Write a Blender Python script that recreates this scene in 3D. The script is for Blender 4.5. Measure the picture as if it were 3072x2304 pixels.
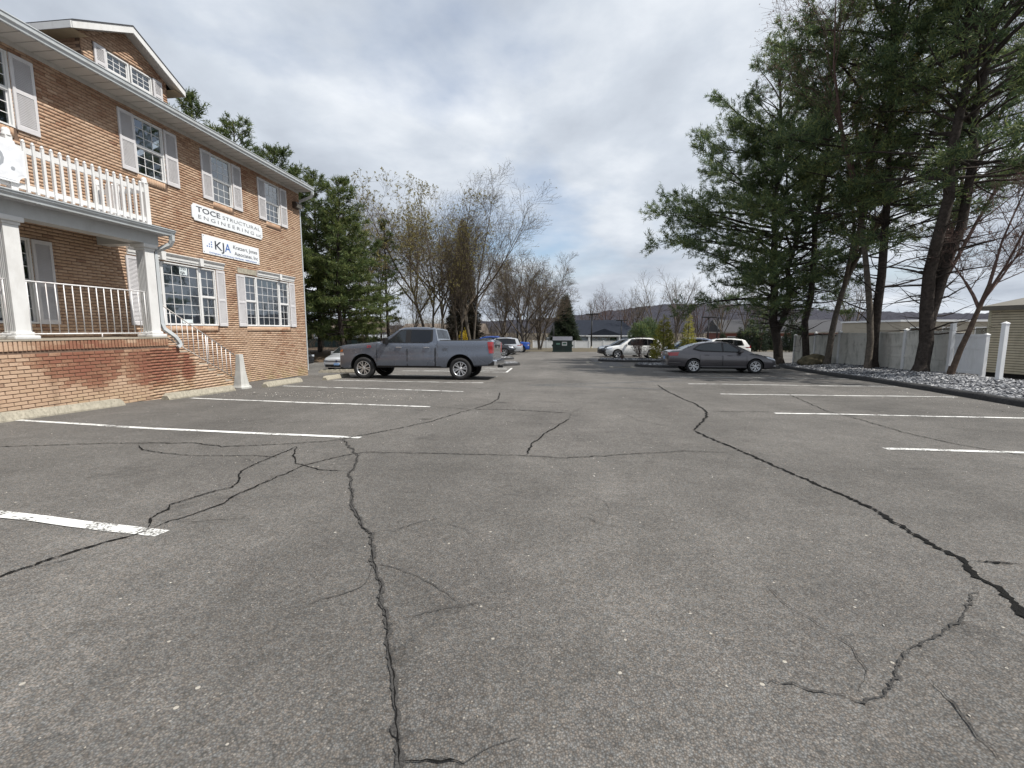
import bpy, bmesh, math, random
import numpy as np
from mathutils import Matrix, Vector, Euler
R = math.radians
for o in list(bpy.data.objects): bpy.data.objects.remove(o)
scene = bpy.context.scene
col = scene.collection

# ---------------------------------------------------------------- camera
EYE = 1.27
cam = bpy.data.cameras.new("camera"); cam.lens = 15.82; cam.sensor_width = 36.0
cam.clip_start = 0.05; cam.clip_end = 6000
camo = bpy.data.objects.new("camera", cam); col.objects.link(camo)
camo.location = (0, 0, EYE); camo.rotation_euler = (R(90 - 6.843), 0, R(6.462))
scene.camera = camo
scene.render.resolution_x = 1024; scene.render.resolution_y = 768

# ---------------------------------------------------------------- light
SUN_EL, SUN_AZ = 57.5, -12.0          # azimuth from +X towards +Y
sd = bpy.data.lights.new("sun", 'SUN'); sd.energy = 5.0; sd.angle = R(0.55); sd.color = (1.0, 0.955, 0.88)
so = bpy.data.objects.new("sun", sd); col.objects.link(so)
sv = Vector((math.cos(R(SUN_EL))*math.cos(R(SUN_AZ)), math.cos(R(SUN_EL))*math.sin(R(SUN_AZ)), math.sin(R(SUN_EL))))
so.rotation_euler = sv.to_track_quat('Z', 'Y').to_euler()
world = bpy.data.worlds.new("World"); scene.world = world; world.use_nodes = True
def build_world():
    nt = world.node_tree; nt.nodes.clear(); N = nt.nodes.new; L = nt.links.new
    out = N('ShaderNodeOutputWorld'); bg = N('ShaderNodeBackground'); L(bg.outputs[0], out.inputs[0])
    sky = N('ShaderNodeTexSky'); sky.sky_type = 'NISHITA'; sky.sun_disc = False
    sky.sun_elevation = R(SUN_EL); sky.sun_rotation = R(90 - SUN_AZ)
    sky.air_density = 1.0; sky.dust_density = 1.2
    sc = N('ShaderNodeVectorMath'); sc.operation = 'SCALE'; sc.inputs['Scale'].default_value = 0.13
    L(sky.outputs[0], sc.inputs[0])
    tc = N('ShaderNodeTexCoord'); sep = N('ShaderNodeSeparateXYZ'); L(tc.outputs['Generated'], sep.inputs[0])
    mx = N('ShaderNodeMath'); mx.operation = 'MAXIMUM'; L(sep.outputs[2], mx.inputs[0]); mx.inputs[1].default_value = 0.0
    ad = N('ShaderNodeMath'); ad.operation = 'ADD'; L(mx.outputs[0], ad.inputs[0]); ad.inputs[1].default_value = 0.22
    dx = N('ShaderNodeMath'); dx.operation = 'DIVIDE'; L(sep.outputs[0], dx.inputs[0]); L(ad.outputs[0], dx.inputs[1])
    dy = N('ShaderNodeMath'); dy.operation = 'DIVIDE'; L(sep.outputs[1], dy.inputs[0]); L(ad.outputs[0], dy.inputs[1])
    cb = N('ShaderNodeCombineXYZ'); L(dx.outputs[0], cb.inputs[0]); L(dy.outputs[0], cb.inputs[1])
    def noise(scale, detail, rough, loc, dist=0.0):
        mp = N('ShaderNodeMapping'); mp.inputs['Location'].default_value = loc; L(cb.outputs[0], mp.inputs[0])
        mp.inputs['Scale'].default_value = (1.0, 1.0, 1)
        n = N('ShaderNodeTexNoise'); n.inputs['Scale'].default_value = scale; n.inputs['Detail'].default_value = detail
        n.inputs['Roughness'].default_value = rough; n.inputs['Distortion'].default_value = dist
        L(mp.outputs[0], n.inputs['Vector']); return n
    def ramp(src, stops):
        r = N('ShaderNodeValToRGB'); e = r.color_ramp.elements
        e[0].position, e[0].color = stops[0]; e[1].position, e[1].color = stops[-1]
        for p, c in stops[1:-1]:
            q = e.new(p); q.color = c
        L(src, r.inputs[0]); return r
    cov = noise(0.85, 7, 0.52, (3.1, 1.7, 0), 0.1)
    cr = ramp(cov.outputs['Fac'], [(0.27, (0.1, 0.1, 0.1, 1)), (0.45, (1, 1, 1, 1))])
    shade = noise(1.3, 9, 0.54, (7.3, 4.4, 2), 0.1)
    cc = ramp(shade.outputs['Fac'], [(0.28, (0.33, 0.375, 0.445, 1)), (0.41, (0.45, 0.495, 0.565, 1)),
                                     (0.53, (0.57, 0.62, 0.69, 1)), (0.67, (0.78, 0.815, 0.86, 1))])
    mix = N('ShaderNodeMix'); mix.data_type = 'RGBA'
    L(cr.outputs[0], mix.inputs[0]); L(sc.outputs[0], mix.inputs[6]); L(cc.outputs[0], mix.inputs[7])
    L(mix.outputs[2], bg.inputs[0]); bg.inputs[1].default_value = 1.0
build_world()
vs = scene.view_settings
vs.view_transform = 'Standard'; vs.look = 'None'; vs.exposure = 0.22; vs.gamma = 1.0; vs.use_curve_mapping = False
scene.cycles.max_bounces = 5; scene.cycles.diffuse_bounces = 2; scene.cycles.glossy_bounces = 3; scene.cycles.transmission_bounces = 3; scene.cycles.transparent_max_bounces = 10

# ---------------------------------------------------------------- helpers
def smooth(a, b, x):
    t = np.clip((x - a) / (b - a), 0, 1); return t * t * (3 - 2 * t)
def G(x, y):
    """height of the car park: falls away from the camera, easing beyond twenty metres"""
    x = np.asarray(x, float); y = np.asarray(y, float)
    z = np.where(y < 20, -0.034 * y, -0.68 - 0.0235 * (y - 20))
    z = z - 0.30 * smooth(18.5, 25, y) * smooth(-8.5, -11.5, x) * (1 - smooth(30, 40, y))
    z = np.where(y > 90, -2.325 - 0.0235 * 30 * (1 - np.exp(-(y - 90) / 30)), z)
    return z
def gz(x, y): return float(G(x, y))
def XU(u, y): return y * math.tan(math.atan((u - 1536) / 1360) - 0.1128)   # plan position of a bearing measured in the photograph

MATS = {}
def pm(name, c, rough=0.6, var=0.12, scale=6.0, metal=0.0, spec=0.5, bump=0.0, bscale=60.0, coat=0.0, fine=0.0, dirt=None, dscale=2.0, damt=0.4):
    """procedural painted or plain surface: base colour with broad and fine uneven tone, roughness break-up and slight relief"""
    if name in MATS: return MATS[name]
    m = bpy.data.materials.new(name); m.use_nodes = True; nt = m.node_tree; N = nt.nodes.new; L = nt.links.new
    b = nt.nodes['Principled BSDF']; b.inputs['Roughness'].default_value = rough; b.inputs['Metallic'].default_value = metal
    b.inputs['Specular IOR Level'].default_value = spec; b.inputs['Coat Weight'].default_value = coat; b.inputs['Coat Roughness'].default_value = 0.04
    tc = N('ShaderNodeTexCoord')
    n = N('ShaderNodeTexNoise'); n.inputs['Scale'].default_value = scale; n.inputs['Detail'].default_value = 6; n.inputs['Roughness'].default_value = 0.62
    L(tc.outputs['Object'], n.inputs['Vector'])
    mr = N('ShaderNodeMapRange'); mr.inputs[1].default_value = 0.3; mr.inputs[2].default_value = 0.7
    mr.inputs[3].default_value = 1 - var; mr.inputs[4].default_value = 1 + var; L(n.outputs['Fac'], mr.inputs[0])
    mul = N('ShaderNodeVectorMath'); mul.operation = 'SCALE'; mul.inputs[0].default_value = c[:3]; L(mr.outputs[0], mul.inputs['Scale'])
    src = mul.outputs[0]
    if dirt:
        n2 = N('ShaderNodeTexNoise'); n2.inputs['Scale'].default_value = dscale; n2.inputs['Detail'].default_value = 8; n2.inputs['Roughness'].default_value = 0.7
        mp = N('ShaderNodeMapping'); mp.inputs['Scale'].default_value = (1, 1, 0.35); mp.inputs['Location'].default_value = (5, 3, 1)
        L(tc.outputs['Object'], mp.inputs[0]); L(mp.outputs[0], n2.inputs['Vector'])
        r2 = N('ShaderNodeMapRange'); r2.inputs[1].default_value = 0.48; r2.inputs[2].default_value = 0.72; r2.inputs[4].default_value = damt; L(n2.outputs['Fac'], r2.inputs[0])
        mx = N('ShaderNodeMix'); mx.data_type = 'RGBA'; L(r2.outputs[0], mx.inputs[0]); L(src, mx.inputs[6]); mx.inputs[7].default_value = (*dirt, 1); src = mx.outputs[2]
    L(src, b.inputs['Base Color'])
    if bump:
        nb = N('ShaderNodeTexNoise'); nb.inputs['Scale'].default_value = bscale; nb.inputs['Detail'].default_value = 4; L(tc.outputs['Object'], nb.inputs['Vector'])
        bp = N('ShaderNodeBump'); bp.inputs['Strength'].default_value = bump; bp.inputs['Distance'].default_value = 0.02; L(nb.outputs['Fac'], bp.inputs['Height']); L(bp.outputs[0], b.inputs['Normal'])
    rr = N('ShaderNodeMapRange'); rr.inputs[3].default_value = max(0, rough - 0.08 * (rough > 0.15)); rr.inputs[4].default_value = min(1, rough + 0.08 * (rough > 0.15)); L(n.outputs['Fac'], rr.inputs[0]); L(rr.outputs[0], b.inputs['Roughness'])
    MATS[name] = m; return m

class MB:
    """collects faces of one part"""
    def __init__(s): s.v = []; s.f = []; s.sm = []
    def add(s, vs, fs, sm=False):
        k = len(s.v); s.v += [tuple(map(float, p)) for p in vs]
        for f in fs: s.f.append(tuple(i + k for i in f)); s.sm.append(sm)
    def box(s, a, b, M=None):
        x0, y0, z0 = a; x1, y1, z1 = b
        vs = [(x0,y0,z0),(x1,y0,z0),(x1,y1,z0),(x0,y1,z0),(x0,y0,z1),(x1,y0,z1),(x1,y1,z1),(x0,y1,z1)]
        if M is not None: vs = [M @ Vector(p) for p in vs]
        s.add(vs, [(0,3,2,1),(4,5,6,7),(0,1,5,4),(1,2,6,5),(2,3,7,6),(3,0,4,7)]); return s
    def bevbox(s, a, b, w, M=None):
        """box with chamfered edges"""
        bm = bmesh.new(); bmesh.ops.create_cube(bm, size=1)
        a = Vector(a); b = Vector(b)
        for v in bm.verts: v.co = Vector((a[i] + (v.co[i] + .5) * (b[i] - a[i]) for i in range(3)))
        bmesh.ops.bevel(bm, geom=bm.edges[:], offset=w, segments=2, profile=0.6, affect='EDGES')
        if M is not None: bm.transform(M)
        bm.verts.index_update(); s.add([v.co for v in bm.verts], [[v.index for v in f.verts] for f in bm.faces]); bm.free(); return s
    def quad(s, *p): s.add(p, [tuple(range(len(p)))]); return s
    def prism(s, pts, ax, d0, d1):
        """polygon pts (2D) extruded along axis ax between d0 and d1"""
        n = len(pts)
        def P(q, d):
            if ax == 0: return (d, q[0], q[1])
            if ax == 1: return (q[0], d, q[1])
            return (q[0], q[1], d)
        vs = [P(q, d0) for q in pts] + [P(q, d1) for q in pts]
        s.add(vs, [tuple(range(n))[::-1], tuple(range(n, 2*n))] + [(i, (i+1) % n, n + (i+1) % n, n + i) for i in range(n)]); return s
    def tube(s, path, r, sides=8, cap=True, flat=None):
        """round tube (or a box section with flat=(w,h)) along a path"""
        path = [Vector(p) for p in path]; n = len(path); rs = r if hasattr(r, '__len__') else [r] * n
        ring = []; up = None
        for i, p in enumerate(path):
            t = (path[min(i+1, n-1)] - path[max(i-1, 0)]).normalized()
            if up is None:
                up = Vector((0,0,1)) if abs(t.z) < 0.9 else Vector((1,0,0))
            a = t.cross(up).normalized(); b = a.cross(t).normalized(); up = b
            if flat:
                w, h = flat; ring.append([p + a*x + b*y for x, y in ((-w,-h),(w,-h),(w,h),(-w,h))])
            else:
                ring.append([p + (a*math.cos(2*math.pi*k/sides) + b*math.sin(2*math.pi*k/sides)) * rs[i] for k in range(sides)])
        m = len(ring[0]); vs = [q for rg in ring for q in rg]; fs = []
        for i in range(n-1):
            for k in range(m): fs.append((i*m+k, i*m+(k+1) % m, (i+1)*m+(k+1) % m, (i+1)*m+k))
        if cap: fs += [tuple(range(m))[::-1], tuple(range((n-1)*m, n*m))]
        s.add(vs, fs, sm=(flat is None)); return s
    def lathe(s, prof, seg=24, M=None, ax=2):
        """profile (r,h) turned about an axis"""
        vs = []; n = len(prof)
        for k in range(seg):
            a = 2*math.pi*k/seg; c, sn = math.cos(a), math.sin(a)
            for r, h in prof:
                p = (r*c, r*sn, h) if ax == 2 else (r*c, h, r*sn)
                vs.append(M @ Vector(p) if M is not None else p)
        fs = [(k*n+i, ((k+1) % seg)*n+i, ((k+1) % seg)*n+i+1, k*n+i+1) for k in range(seg) for i in range(n-1)]
        s.add(vs, fs, sm=True); return s
    def mesh(s, name):
        me = bpy.data.meshes.new(name); me.from_pydata(s.v, [], s.f)
        me.polygons.foreach_set('use_smooth', s.sm); me.update(); return me
    def build(s, name, mat, parent=None, smooth_angle=None):
        return obj(name, s.mesh(name), mat, parent, smooth_angle)
def obj(name, me, mat=None, parent=None, smooth_angle=None):
    o = bpy.data.objects.new(name, me); col.objects.link(o)
    if mat is not None and me is not None and len(me.materials) == 0:
        me.materials.append(mat)
    if parent is not None: o.parent = parent
    if smooth_angle:
        me.shade_smooth(); me.set_sharp_from_angle(angle=R(smooth_angle))
    return o
def empty(name, loc=(0,0,0), rz=0.0, label=None, cat=None, group=None):
    o = bpy.data.objects.new(name, None); col.objects.link(o); o.location = loc; o.rotation_euler = (0, 0, rz); o.empty_display_size = 0.2
    if label: tag(o, label, cat, group)
    return o
def tag(o, label=None, cat=None, group=None, kind=None):
    if label: o["label"] = label
    if cat: o["category"] = cat
    if group: o["group"] = group
    if kind: o["kind"] = kind
    return o
def children(o): return [c for c in bpy.data.objects if c.parent == o]
def copy_tree(o, parent=None):
    c = o.copy(); col.objects.link(c); c.parent = parent
    for ch in KIDS(o): copy_tree(ch, c)
    return c
def KIDS(o): return list(o.children)
def np_mesh(name, V, Fs, smooth_faces=False):
    """mesh from numpy: V (n,3); Fs list of (m,k) index arrays"""
    me = bpy.data.meshes.new(name); V = np.asarray(V, np.float32)
    me.vertices.add(len(V)); me.vertices.foreach_set('co', V.ravel())
    Fs = [np.asarray(F, np.int32) for F in Fs if len(F)]
    nl = sum(F.size for F in Fs); npoly = sum(len(F) for F in Fs)
    me.loops.add(nl); me.polygons.add(npoly)
    me.loops.foreach_set('vertex_index', np.concatenate([F.ravel() for F in Fs]))
    tot = np.concatenate([np.full(len(F), F.shape[1], np.int32) for F in Fs])
    st = np.concatenate([[0], np.cumsum(tot)[:-1]]).astype(np.int32)
    me.polygons.foreach_set('loop_start', st); me.polygons.foreach_set('loop_total', tot)
    if smooth_faces: me.polygons.foreach_set('use_smooth', np.ones(npoly, bool))
    me.update(calc_edges=True); return me
def text_mesh(txt, size, extr=0.002, bold=0.0, spacing=1.0, width=None, align='LEFT'):
    cu = bpy.data.curves.new("lettering", 'FONT'); cu.body = txt; cu.size = size; cu.extrude = extr; cu.offset = bold
    cu.space_character = spacing; cu.align_x = align; cu.resolution_u = 3
    o = bpy.data.objects.new("lettering_source", cu); col.objects.link(o)
    dg = bpy.context.evaluated_depsgraph_get(); dg.update()
    me = bpy.data.meshes.new_from_object(o.evaluated_get(dg)); bpy.data.objects.remove(o); bpy.data.curves.remove(cu)
    if width:
        xs = [v.co.x for v in me.vertices]; k = width / (max(xs) - min(xs)); x0 = min(xs)
        for v in me.vertices: v.co.x = (v.co.x - x0) * k
    me.materials.clear(); return me
WALLM = Matrix(((0,0,1,0),(1,0,0,0),(0,1,0,0),(0,0,0,1)))   # text plane -> wall facing +X
# ---------------------------------------------------------------- ground materials
def asphalt_material(name, k=1.0, tint=(1.0, 0.948, 0.885), blot=1.0):
    m = bpy.data.materials.new(name); m.use_nodes = True; nt = m.node_tree; N = nt.nodes.new; L = nt.links.new
    b = nt.nodes['Principled BSDF']; b.inputs['Specular IOR Level'].default_value = 0.35
    tc = N('ShaderNodeTexCoord'); P = tc.outputs['Object']
    def voro(scale, feat='F1', rnd=1.0):
        v = N('ShaderNodeTexVoronoi'); v.inputs['Scale'].default_value = scale; v.feature = feat; v.inputs['Randomness'].default_value = rnd; L(P, v.inputs['Vector']); return v
    def noise(scale, det=5, rough=0.6, loc=(0,0,0), sc=(1,1,1)):
        mp = N('ShaderNodeMapping'); mp.inputs['Location'].default_value = loc; mp.inputs['Scale'].default_value = sc; L(P, mp.inputs[0])
        n = N('ShaderNodeTexNoise'); n.inputs['Scale'].default_value = scale; n.inputs['Detail'].default_value = det; n.inputs['Roughness'].default_value = rough; L(mp.outputs[0], n.inputs['Vector']); return n
    def rng(src, a, b_, c, d):
        r = N('ShaderNodeMapRange'); r.inputs[1].default_value = a; r.inputs[2].default_value = b_; r.inputs[3].default_value = c; r.inputs[4].default_value = d; L(src, r.inputs[0]); return r.outputs[0]
    def math_(op, a, c):
        q = N('ShaderNodeMath'); q.operation = op
        for i, s in enumerate((a, c)):
            if isinstance(s, (int, float)): q.inputs[i].default_value = s
            else: L(s, q.inputs[i])
        return q.outputs[0]
    ag = voro(135.0); ag2 = voro(42.0)
    sp = N('ShaderNodeSeparateColor'); L(ag.outputs['Color'], sp.inputs[0])
    sp2 = N('ShaderNodeSeparateColor'); L(ag2.outputs['Color'], sp2.inputs[0])
    stone = rng(sp.outputs[0], 0, 1, 0.68, 1.30)
    edge = rng(ag.outputs['Distance'], 0.22, 0.75, 1.0, 0.50)
    v = math_('MULTIPLY', stone, edge)
    v = math_('MULTIPLY', v, rng(sp2.outputs[1], 0, 1, 0.86, 1.15))
    big = noise(0.35, 6, 0.62); v = math_('MULTIPLY', v, rng(big.outputs['Fac'], 0.3, 0.7, 1 - 0.24 * blot, 1 + 0.16 * blot))
    med = noise(2.3, 7, 0.7, (4, 9, 0)); v = math_('MULTIPLY', v, rng(med.outputs['Fac'], 0.3, 0.7, 1 - 0.15 * blot, 1 + 0.12 * blot))
    oil = noise(1.1, 8, 0.75, (11, 2, 0)); v = math_('MULTIPLY', v, rng(oil.outputs['Fac'], 0.58, 0.70, 1.0, 1 - 0.33 * blot))
    trk = noise(0.55, 5, 0.6, (3, 21, 0), (1.0, 0.13, 1)); v = math_('MULTIPLY', v, rng(trk.outputs['Fac'], 0.35, 0.68, 1 + 0.08 * blot, 1 - 0.14 * blot))
    # oil drips and tar spots, mostly small, each with a soft rim
    dr = voro(0.9); sdr = N('ShaderNodeSeparateColor'); L(dr.outputs['Color'], sdr.inputs[0])
    wob = noise(14.0, 4, 0.6, (1, 5, 0)); dist = math_('ADD', dr.outputs['Distance'], math_('MULTIPLY', math_('SUBTRACT', wob.outputs['Fac'], 0.5), 0.12))
    rad = rng(sdr.outputs[1], 0, 1, 0.03, 0.15); spot = rng(math_('DIVIDE', dist, rad), 0.55, 1.15, 0.42, 0.0); spot = math_('MULTIPLY', spot, math_('GREATER_THAN', sdr.outputs[0], 0.55))
    v = math_('MULTIPLY', v, math_('SUBTRACT', 1.0, math_('MULTIPLY', spot, blot)))
    v = math_('MULTIPLY', v, 0.164 * k)
    cr = N('ShaderNodeMix'); cr.data_type = 'RGBA'; L(sp.outputs[1], cr.inputs[0]); cr.inputs[6].default_value = (tint[0] * 1.07, tint[1] * 0.99, tint[2] * 0.92, 1); cr.inputs[7].default_value = (tint[0] * 0.93, tint[1] * 0.995, tint[2] * 1.06, 1)
    mul = N('ShaderNodeVectorMath'); mul.operation = 'SCALE'; L(cr.outputs[2], mul.inputs[0]); L(v, mul.inputs['Scale'])
    # pale pebbles showing in the mix
    ws = voro(21.0); spw = N('ShaderNodeSeparateColor'); L(ws.outputs['Color'], spw.inputs[0])
    dd = math_('LESS_THAN', ws.outputs['Distance'], rng(spw.outputs[2], 0, 1, 0.07, 0.19)); rare = math_('GREATER_THAN', spw.outputs[0], 0.955); wm = math_('MULTIPLY', dd, rare)
    ws2 = voro(75.0); spv = N('ShaderNodeSeparateColor'); L(ws2.outputs['Color'], spv.inputs[0])
    d2 = math_('LESS_THAN', ws2.outputs['Distance'], 0.32); r2 = math_('GREATER_THAN', spv.outputs[0], 0.972); wm = math_('MAXIMUM', wm, math_('MULTIPLY', math_('MULTIPLY', d2, r2), 0.55))
    mx = N('ShaderNodeMix'); mx.data_type = 'RGBA'; L(math_('MULTIPLY', wm, 0.8), mx.inputs[0]); L(mul.outputs[0], mx.inputs[6]); mx.inputs[7].default_value = (0.42, 0.39, 0.34, 1)
    L(mx.outputs[2], b.inputs['Base Color']); b.inputs['Roughness'].default_value = 0.88
    bp = N('ShaderNodeBump'); bp.inputs['Strength'].default_value = 0.75; bp.inputs['Distance'].default_value = 0.006
    hh = math_('ADD', math_('MULTIPLY', edge, 0.7), math_('MULTIPLY', sp.outputs[2], 0.5)); L(hh, bp.inputs['Height']); L(bp.outputs[0], b.inputs['Normal'])
    return m
ASPH = asphalt_material("asphalt", 1.0, blot=1.1)
PATCH = asphalt_material("asphalt_patch", 0.86, (0.98, 0.985, 1.0), 0.7)
def two_tone(name, a, b_, scale, rough=0.9, bump=0.6, dist=0.05, c3=None):
    m = bpy.data.materials.new(name); m.use_nodes = True; nt = m.node_tree; N = nt.nodes.new; L = nt.links.new
    bs = nt.nodes['Principled BSDF']; bs.inputs['Roughness'].default_value = rough; bs.inputs['Specular IOR Level'].default_value = 0.2
    tc = N('ShaderNodeTexCoord'); n = N('ShaderNodeTexNoise'); n.inputs['Scale'].default_value = scale; n.inputs['Detail'].default_value = 10; n.inputs['Roughness'].default_value = 0.75; L(tc.outputs['Object'], n.inputs['Vector'])
    r = N('ShaderNodeValToRGB'); e = r.color_ramp.elements; e[0].position = 0.32; e[0].color = (*a, 1); e[1].position = 0.68; e[1].color = (*b_, 1)
    if c3: q = e.new(0.5); q.color = (*c3, 1)
    L(n.outputs['Fac'], r.inputs[0]); L(r.outputs[0], bs.inputs['Base Color'])
    bp = N('ShaderNodeBump'); bp.inputs['Strength'].default_value = bump; bp.inputs['Distance'].default_value = dist; L(n.outputs['Fac'], bp.inputs['Height']); L(bp.outputs[0], bs.inputs['Normal'])
    MATS[name] = m; return m
SOIL = two_tone("winter_soil", (0.055, 0.042, 0.03), (0.15, 0.12, 0.085), 3.0, c3=(0.09, 0.075, 0.05))
LITTER = two_tone("leaf_litter", (0.045, 0.032, 0.022), (0.16, 0.115, 0.075), 5.0, c3=(0.085, 0.06, 0.04))
VERGE = two_tone("dead_grass", (0.06, 0.05, 0.036), (0.15, 0.125, 0.09), 4.0, c3=(0.09, 0.078, 0.055))
KERB = two_tone("kerb_asphalt", (0.022, 0.022, 0.023), (0.06, 0.06, 0.062), 14.0, bump=0.8, dist=0.02)
CRACK = two_tone("crack_dark", (0.002, 0.002, 0.002), (0.010, 0.010, 0.009), 40.0)
CRACKG = two_tone("crack_grit", (0.016, 0.016, 0.016), (0.12, 0.115, 0.11), 110.0)
def paint_material():
    m = bpy.data.materials.new("line_paint"); m.use_nodes = True; nt = m.node_tree; N = nt.nodes.new; L = nt.links.new
    b = nt.nodes['Principled BSDF']; b.inputs['Roughness'].default_value = 0.8; b.inputs['Base Color'].default_value = (0.72, 0.72, 0.70, 1)
    tc = N('ShaderNodeTexCoord')
    v = N('ShaderNodeTexVoronoi'); v.inputs['Scale'].default_value = 60; L(tc.outputs['Object'], v.inputs['Vector'])
    n = N('ShaderNodeTexNoise'); n.inputs['Scale'].default_value = 3.5; n.inputs['Detail'].default_value = 9; n.inputs['Roughness'].default_value = 0.75; L(tc.outputs['Object'], n.inputs['Vector'])
    a = N('ShaderNodeMath'); a.operation = 'MULTIPLY_ADD'; L(v.outputs['Distance'], a.inputs[0]); a.inputs[1].default_value = 0.28; L(n.outputs['Fac'], a.inputs[2])
    r = N('ShaderNodeMapRange'); r.inputs[1].default_value = 0.66; r.inputs[2].default_value = 0.78; r.inputs[3].default_value = 1; r.inputs[4].default_value = 0; L(a.outputs[0], r.inputs[0])
    r2 = N('ShaderNodeMapRange'); r2.inputs[1].default_value = 0.3; r2.inputs[2].default_value = 0.75; r2.inputs[3].default_value = 1.08; r2.inputs[4].default_value = 0.72; L(n.outputs['Fac'], r2.inputs[0])
    sc = N('ShaderNodeVectorMath'); sc.operation = 'SCALE'; sc.inputs[0].default_value = (0.72, 0.72, 0.70); L(r2.outputs[0], sc.inputs['Scale']); L(sc.outputs[0], b.inputs['Base Color'])
    t = N('ShaderNodeBsdfTransparent'); mx = N('ShaderNodeMixShader'); L(r.outputs[0], mx.inputs[0]); L(t.outputs[0], mx.inputs[1]); L(b.outputs[0], mx.inputs[2])
    L(mx.outputs[0], nt.nodes['Material Output'].inputs[0]); return m
PAINT = paint_material()

# ---------------------------------------------------------------- terrain
def grid_mesh(name, xs, ys, zf, smooth_faces=True, keep=None):
    X, Y = np.meshgrid(xs, ys); Z = zf(X, Y); nx, ny = len(xs), len(ys)
    V = np.stack([X, Y, Z], -1).reshape(-1, 3)
    i = np.arange((ny - 1) * nx).reshape(ny - 1, nx)[:, :-1].ravel()
    F = np.stack([i, i + 1, i + nx + 1, i + nx], 1)
    if keep is not None:
        c = V[F].mean(1); F = F[keep(c[:, 0], c[:, 1])]
    return np_mesh(name, V, [F], smooth_faces)
def lump(x, y, s, seed=0.0):
    return (np.sin(x * 1.7 / s + seed) * np.sin(y * 1.3 / s + 2 * seed) + 0.5 * np.sin(x * 3.9 / s + y * 2.7 / s + seed) * np.sin(y * 4.3 / s - x * 1.1 / s)) 
gx = np.concatenate([-np.geomspace(60, 2600, 22)[::-1], np.arange(-56, 61, 4), np.geomspace(64, 2600, 22)])
gy = np.concatenate([-np.geomspace(30, 900, 12)[::-1], np.arange(-26, 140, 4), np.geomspace(145, 3200, 40)])
ground = obj("ground", grid_mesh("ground", gx, gy, lambda x, y: G(x, y) - 0.12 - 0.35 * smooth(90, 130, y) + 0.12 * lump(x, y, 9) * smooth(40, 120, np.hypot(x, y))), SOIL)
tag(ground, kind='structure')
lot = obj("parking_lot", grid_mesh("parking_lot", np.arange(-34, 46.1, 1.0), np.arange(-14, 80.1, 1.0),
          lambda x, y: G(x, y) + 0.006 * lump(x, y, 1.9), keep=lambda x, y: (y < 62 + 0.0 * x) | (x > 9)), ASPH)
tag(lot, kind='structure')
def LZ(x, y): return gz(x, y) + 0.006 * float(lump(np.float64(x), np.float64(y), 1.9))
# woodland floor on the left, raised bank
def xb(y): return np.interp(y, [30, 34, 40, 55, 70, 80, 110], [-22, -15.5, -12.5, -11, -8.5, -7, -7])
wood = obj("woodland_floor", grid_mesh("woodland_floor", np.arange(-95, -5.9, 1.0), np.arange(31, 112, 1.0),
          lambda x, y: G(x, y) - 0.1 + 0.55 * smooth(0, 3.5, xb(y) - x) * smooth(32, 35, y) + 0.10 * lump(x, y, 2.3)), LITTER)
tag(wood, kind='structure')
verge = obj("grass_verge", grid_mesh("grass_verge", np.arange(-9, 40, 1.0), np.arange(61, 100, 1.0),
          lambda x, y: G(x, y) - 0.16 + 0.32 * smooth(61.2, 62.6, y) * smooth(8.5, 7.0, x * (y < 70)) + 0.03 * lump(x, y, 1.1)), VERGE)
tag(verge, kind='structure')
# far wooded ridge
def ridge_h(x, y):
    t = np.interp(x, [-900, -300, 0, 90, 190, 300, 430, 520, 640, 820, 1200, 1800, 2600], [3, 8, 24, 36, 48, 47, 38, 34, 30, 27, 24, 22, 20])
    prof = np.exp(-((y - 900) / 150.0) ** 2)
    return -9 + (t + 9 + EYE) * prof + 1.6 * lump(x, y, 9) * prof + 0.9 * lump(x, y, 3.3, 1.3) * prof + 0.6 * np.sin(x * 1.9) * prof
ridge = obj("wooded_ridge", grid_mesh("wooded_ridge", np.concatenate([np.arange(-900, 1700, 7.0), np.arange(1700, 2600, 40)]), np.concatenate([np.arange(600, 860, 20), np.arange(860, 905, 5), np.arange(905, 1200, 30)]), ridge_h),
            two_tone("bare_wood_far", (0.020, 0.022, 0.033), (0.046, 0.045, 0.058), 0.11, bump=1.0, dist=3.0))
tag(ridge, kind='structure')

# ---------------------------------------------------------------- painted lines and cracks (lie on the car park, its parts)
def ribbon(name, pts, w, mat, lift, step=0.25, jit=0.0, wj=0.0, seed=1, taper=False):
    rg = random.Random(seed); P = [np.array(p, float) for p in pts]; out = []
    for a, b in zip(P[:-1], P[1:]):
        n = max(1, int(np.linalg.norm(b - a) / step)); out += [a + (b - a) * k / n for k in range(n)]
    out.append(P[-1]); out = np.array(out); n = len(out)
    t = np.gradient(out, axis=0) if n > 1 else out; t /= np.linalg.norm(t, axis=1)[:, None] + 1e-9; nn = np.stack([-t[:, 1], t[:, 0]], 1)
    out = out + nn * np.array([rg.gauss(0, jit) for _ in range(n)])[:, None]
    ww = np.array([w * (1 + rg.uniform(-wj, wj)) for _ in range(n)])
    if taper: ww *= np.clip(np.minimum(np.arange(n), n - 1 - np.arange(n)) / 6.0, 0.15, 1)
    A = out + nn * ww[:, None] / 2; B = out - nn * ww[:, None] / 2
    V = [(x, y, LZ(x, y) + lift) for x, y in A] + [(x, y, LZ(x, y) + lift) for x, y in B]
    me = np_mesh(name, V, [[(i, n + i, n + i + 1, i + 1) for i in range(n - 1)]])
    return obj(name, me, mat, lot)
def polyline(pts, step):
    P = [np.array(p, float) for p in pts]; out = []
    for a, b in zip(P[:-1], P[1:]):
        n = max(1, int(np.linalg.norm(b - a) / step)); out += [tuple(a + (b - a) * k / n) for k in range(n)]
    return out + [tuple(P[-1])]
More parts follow.
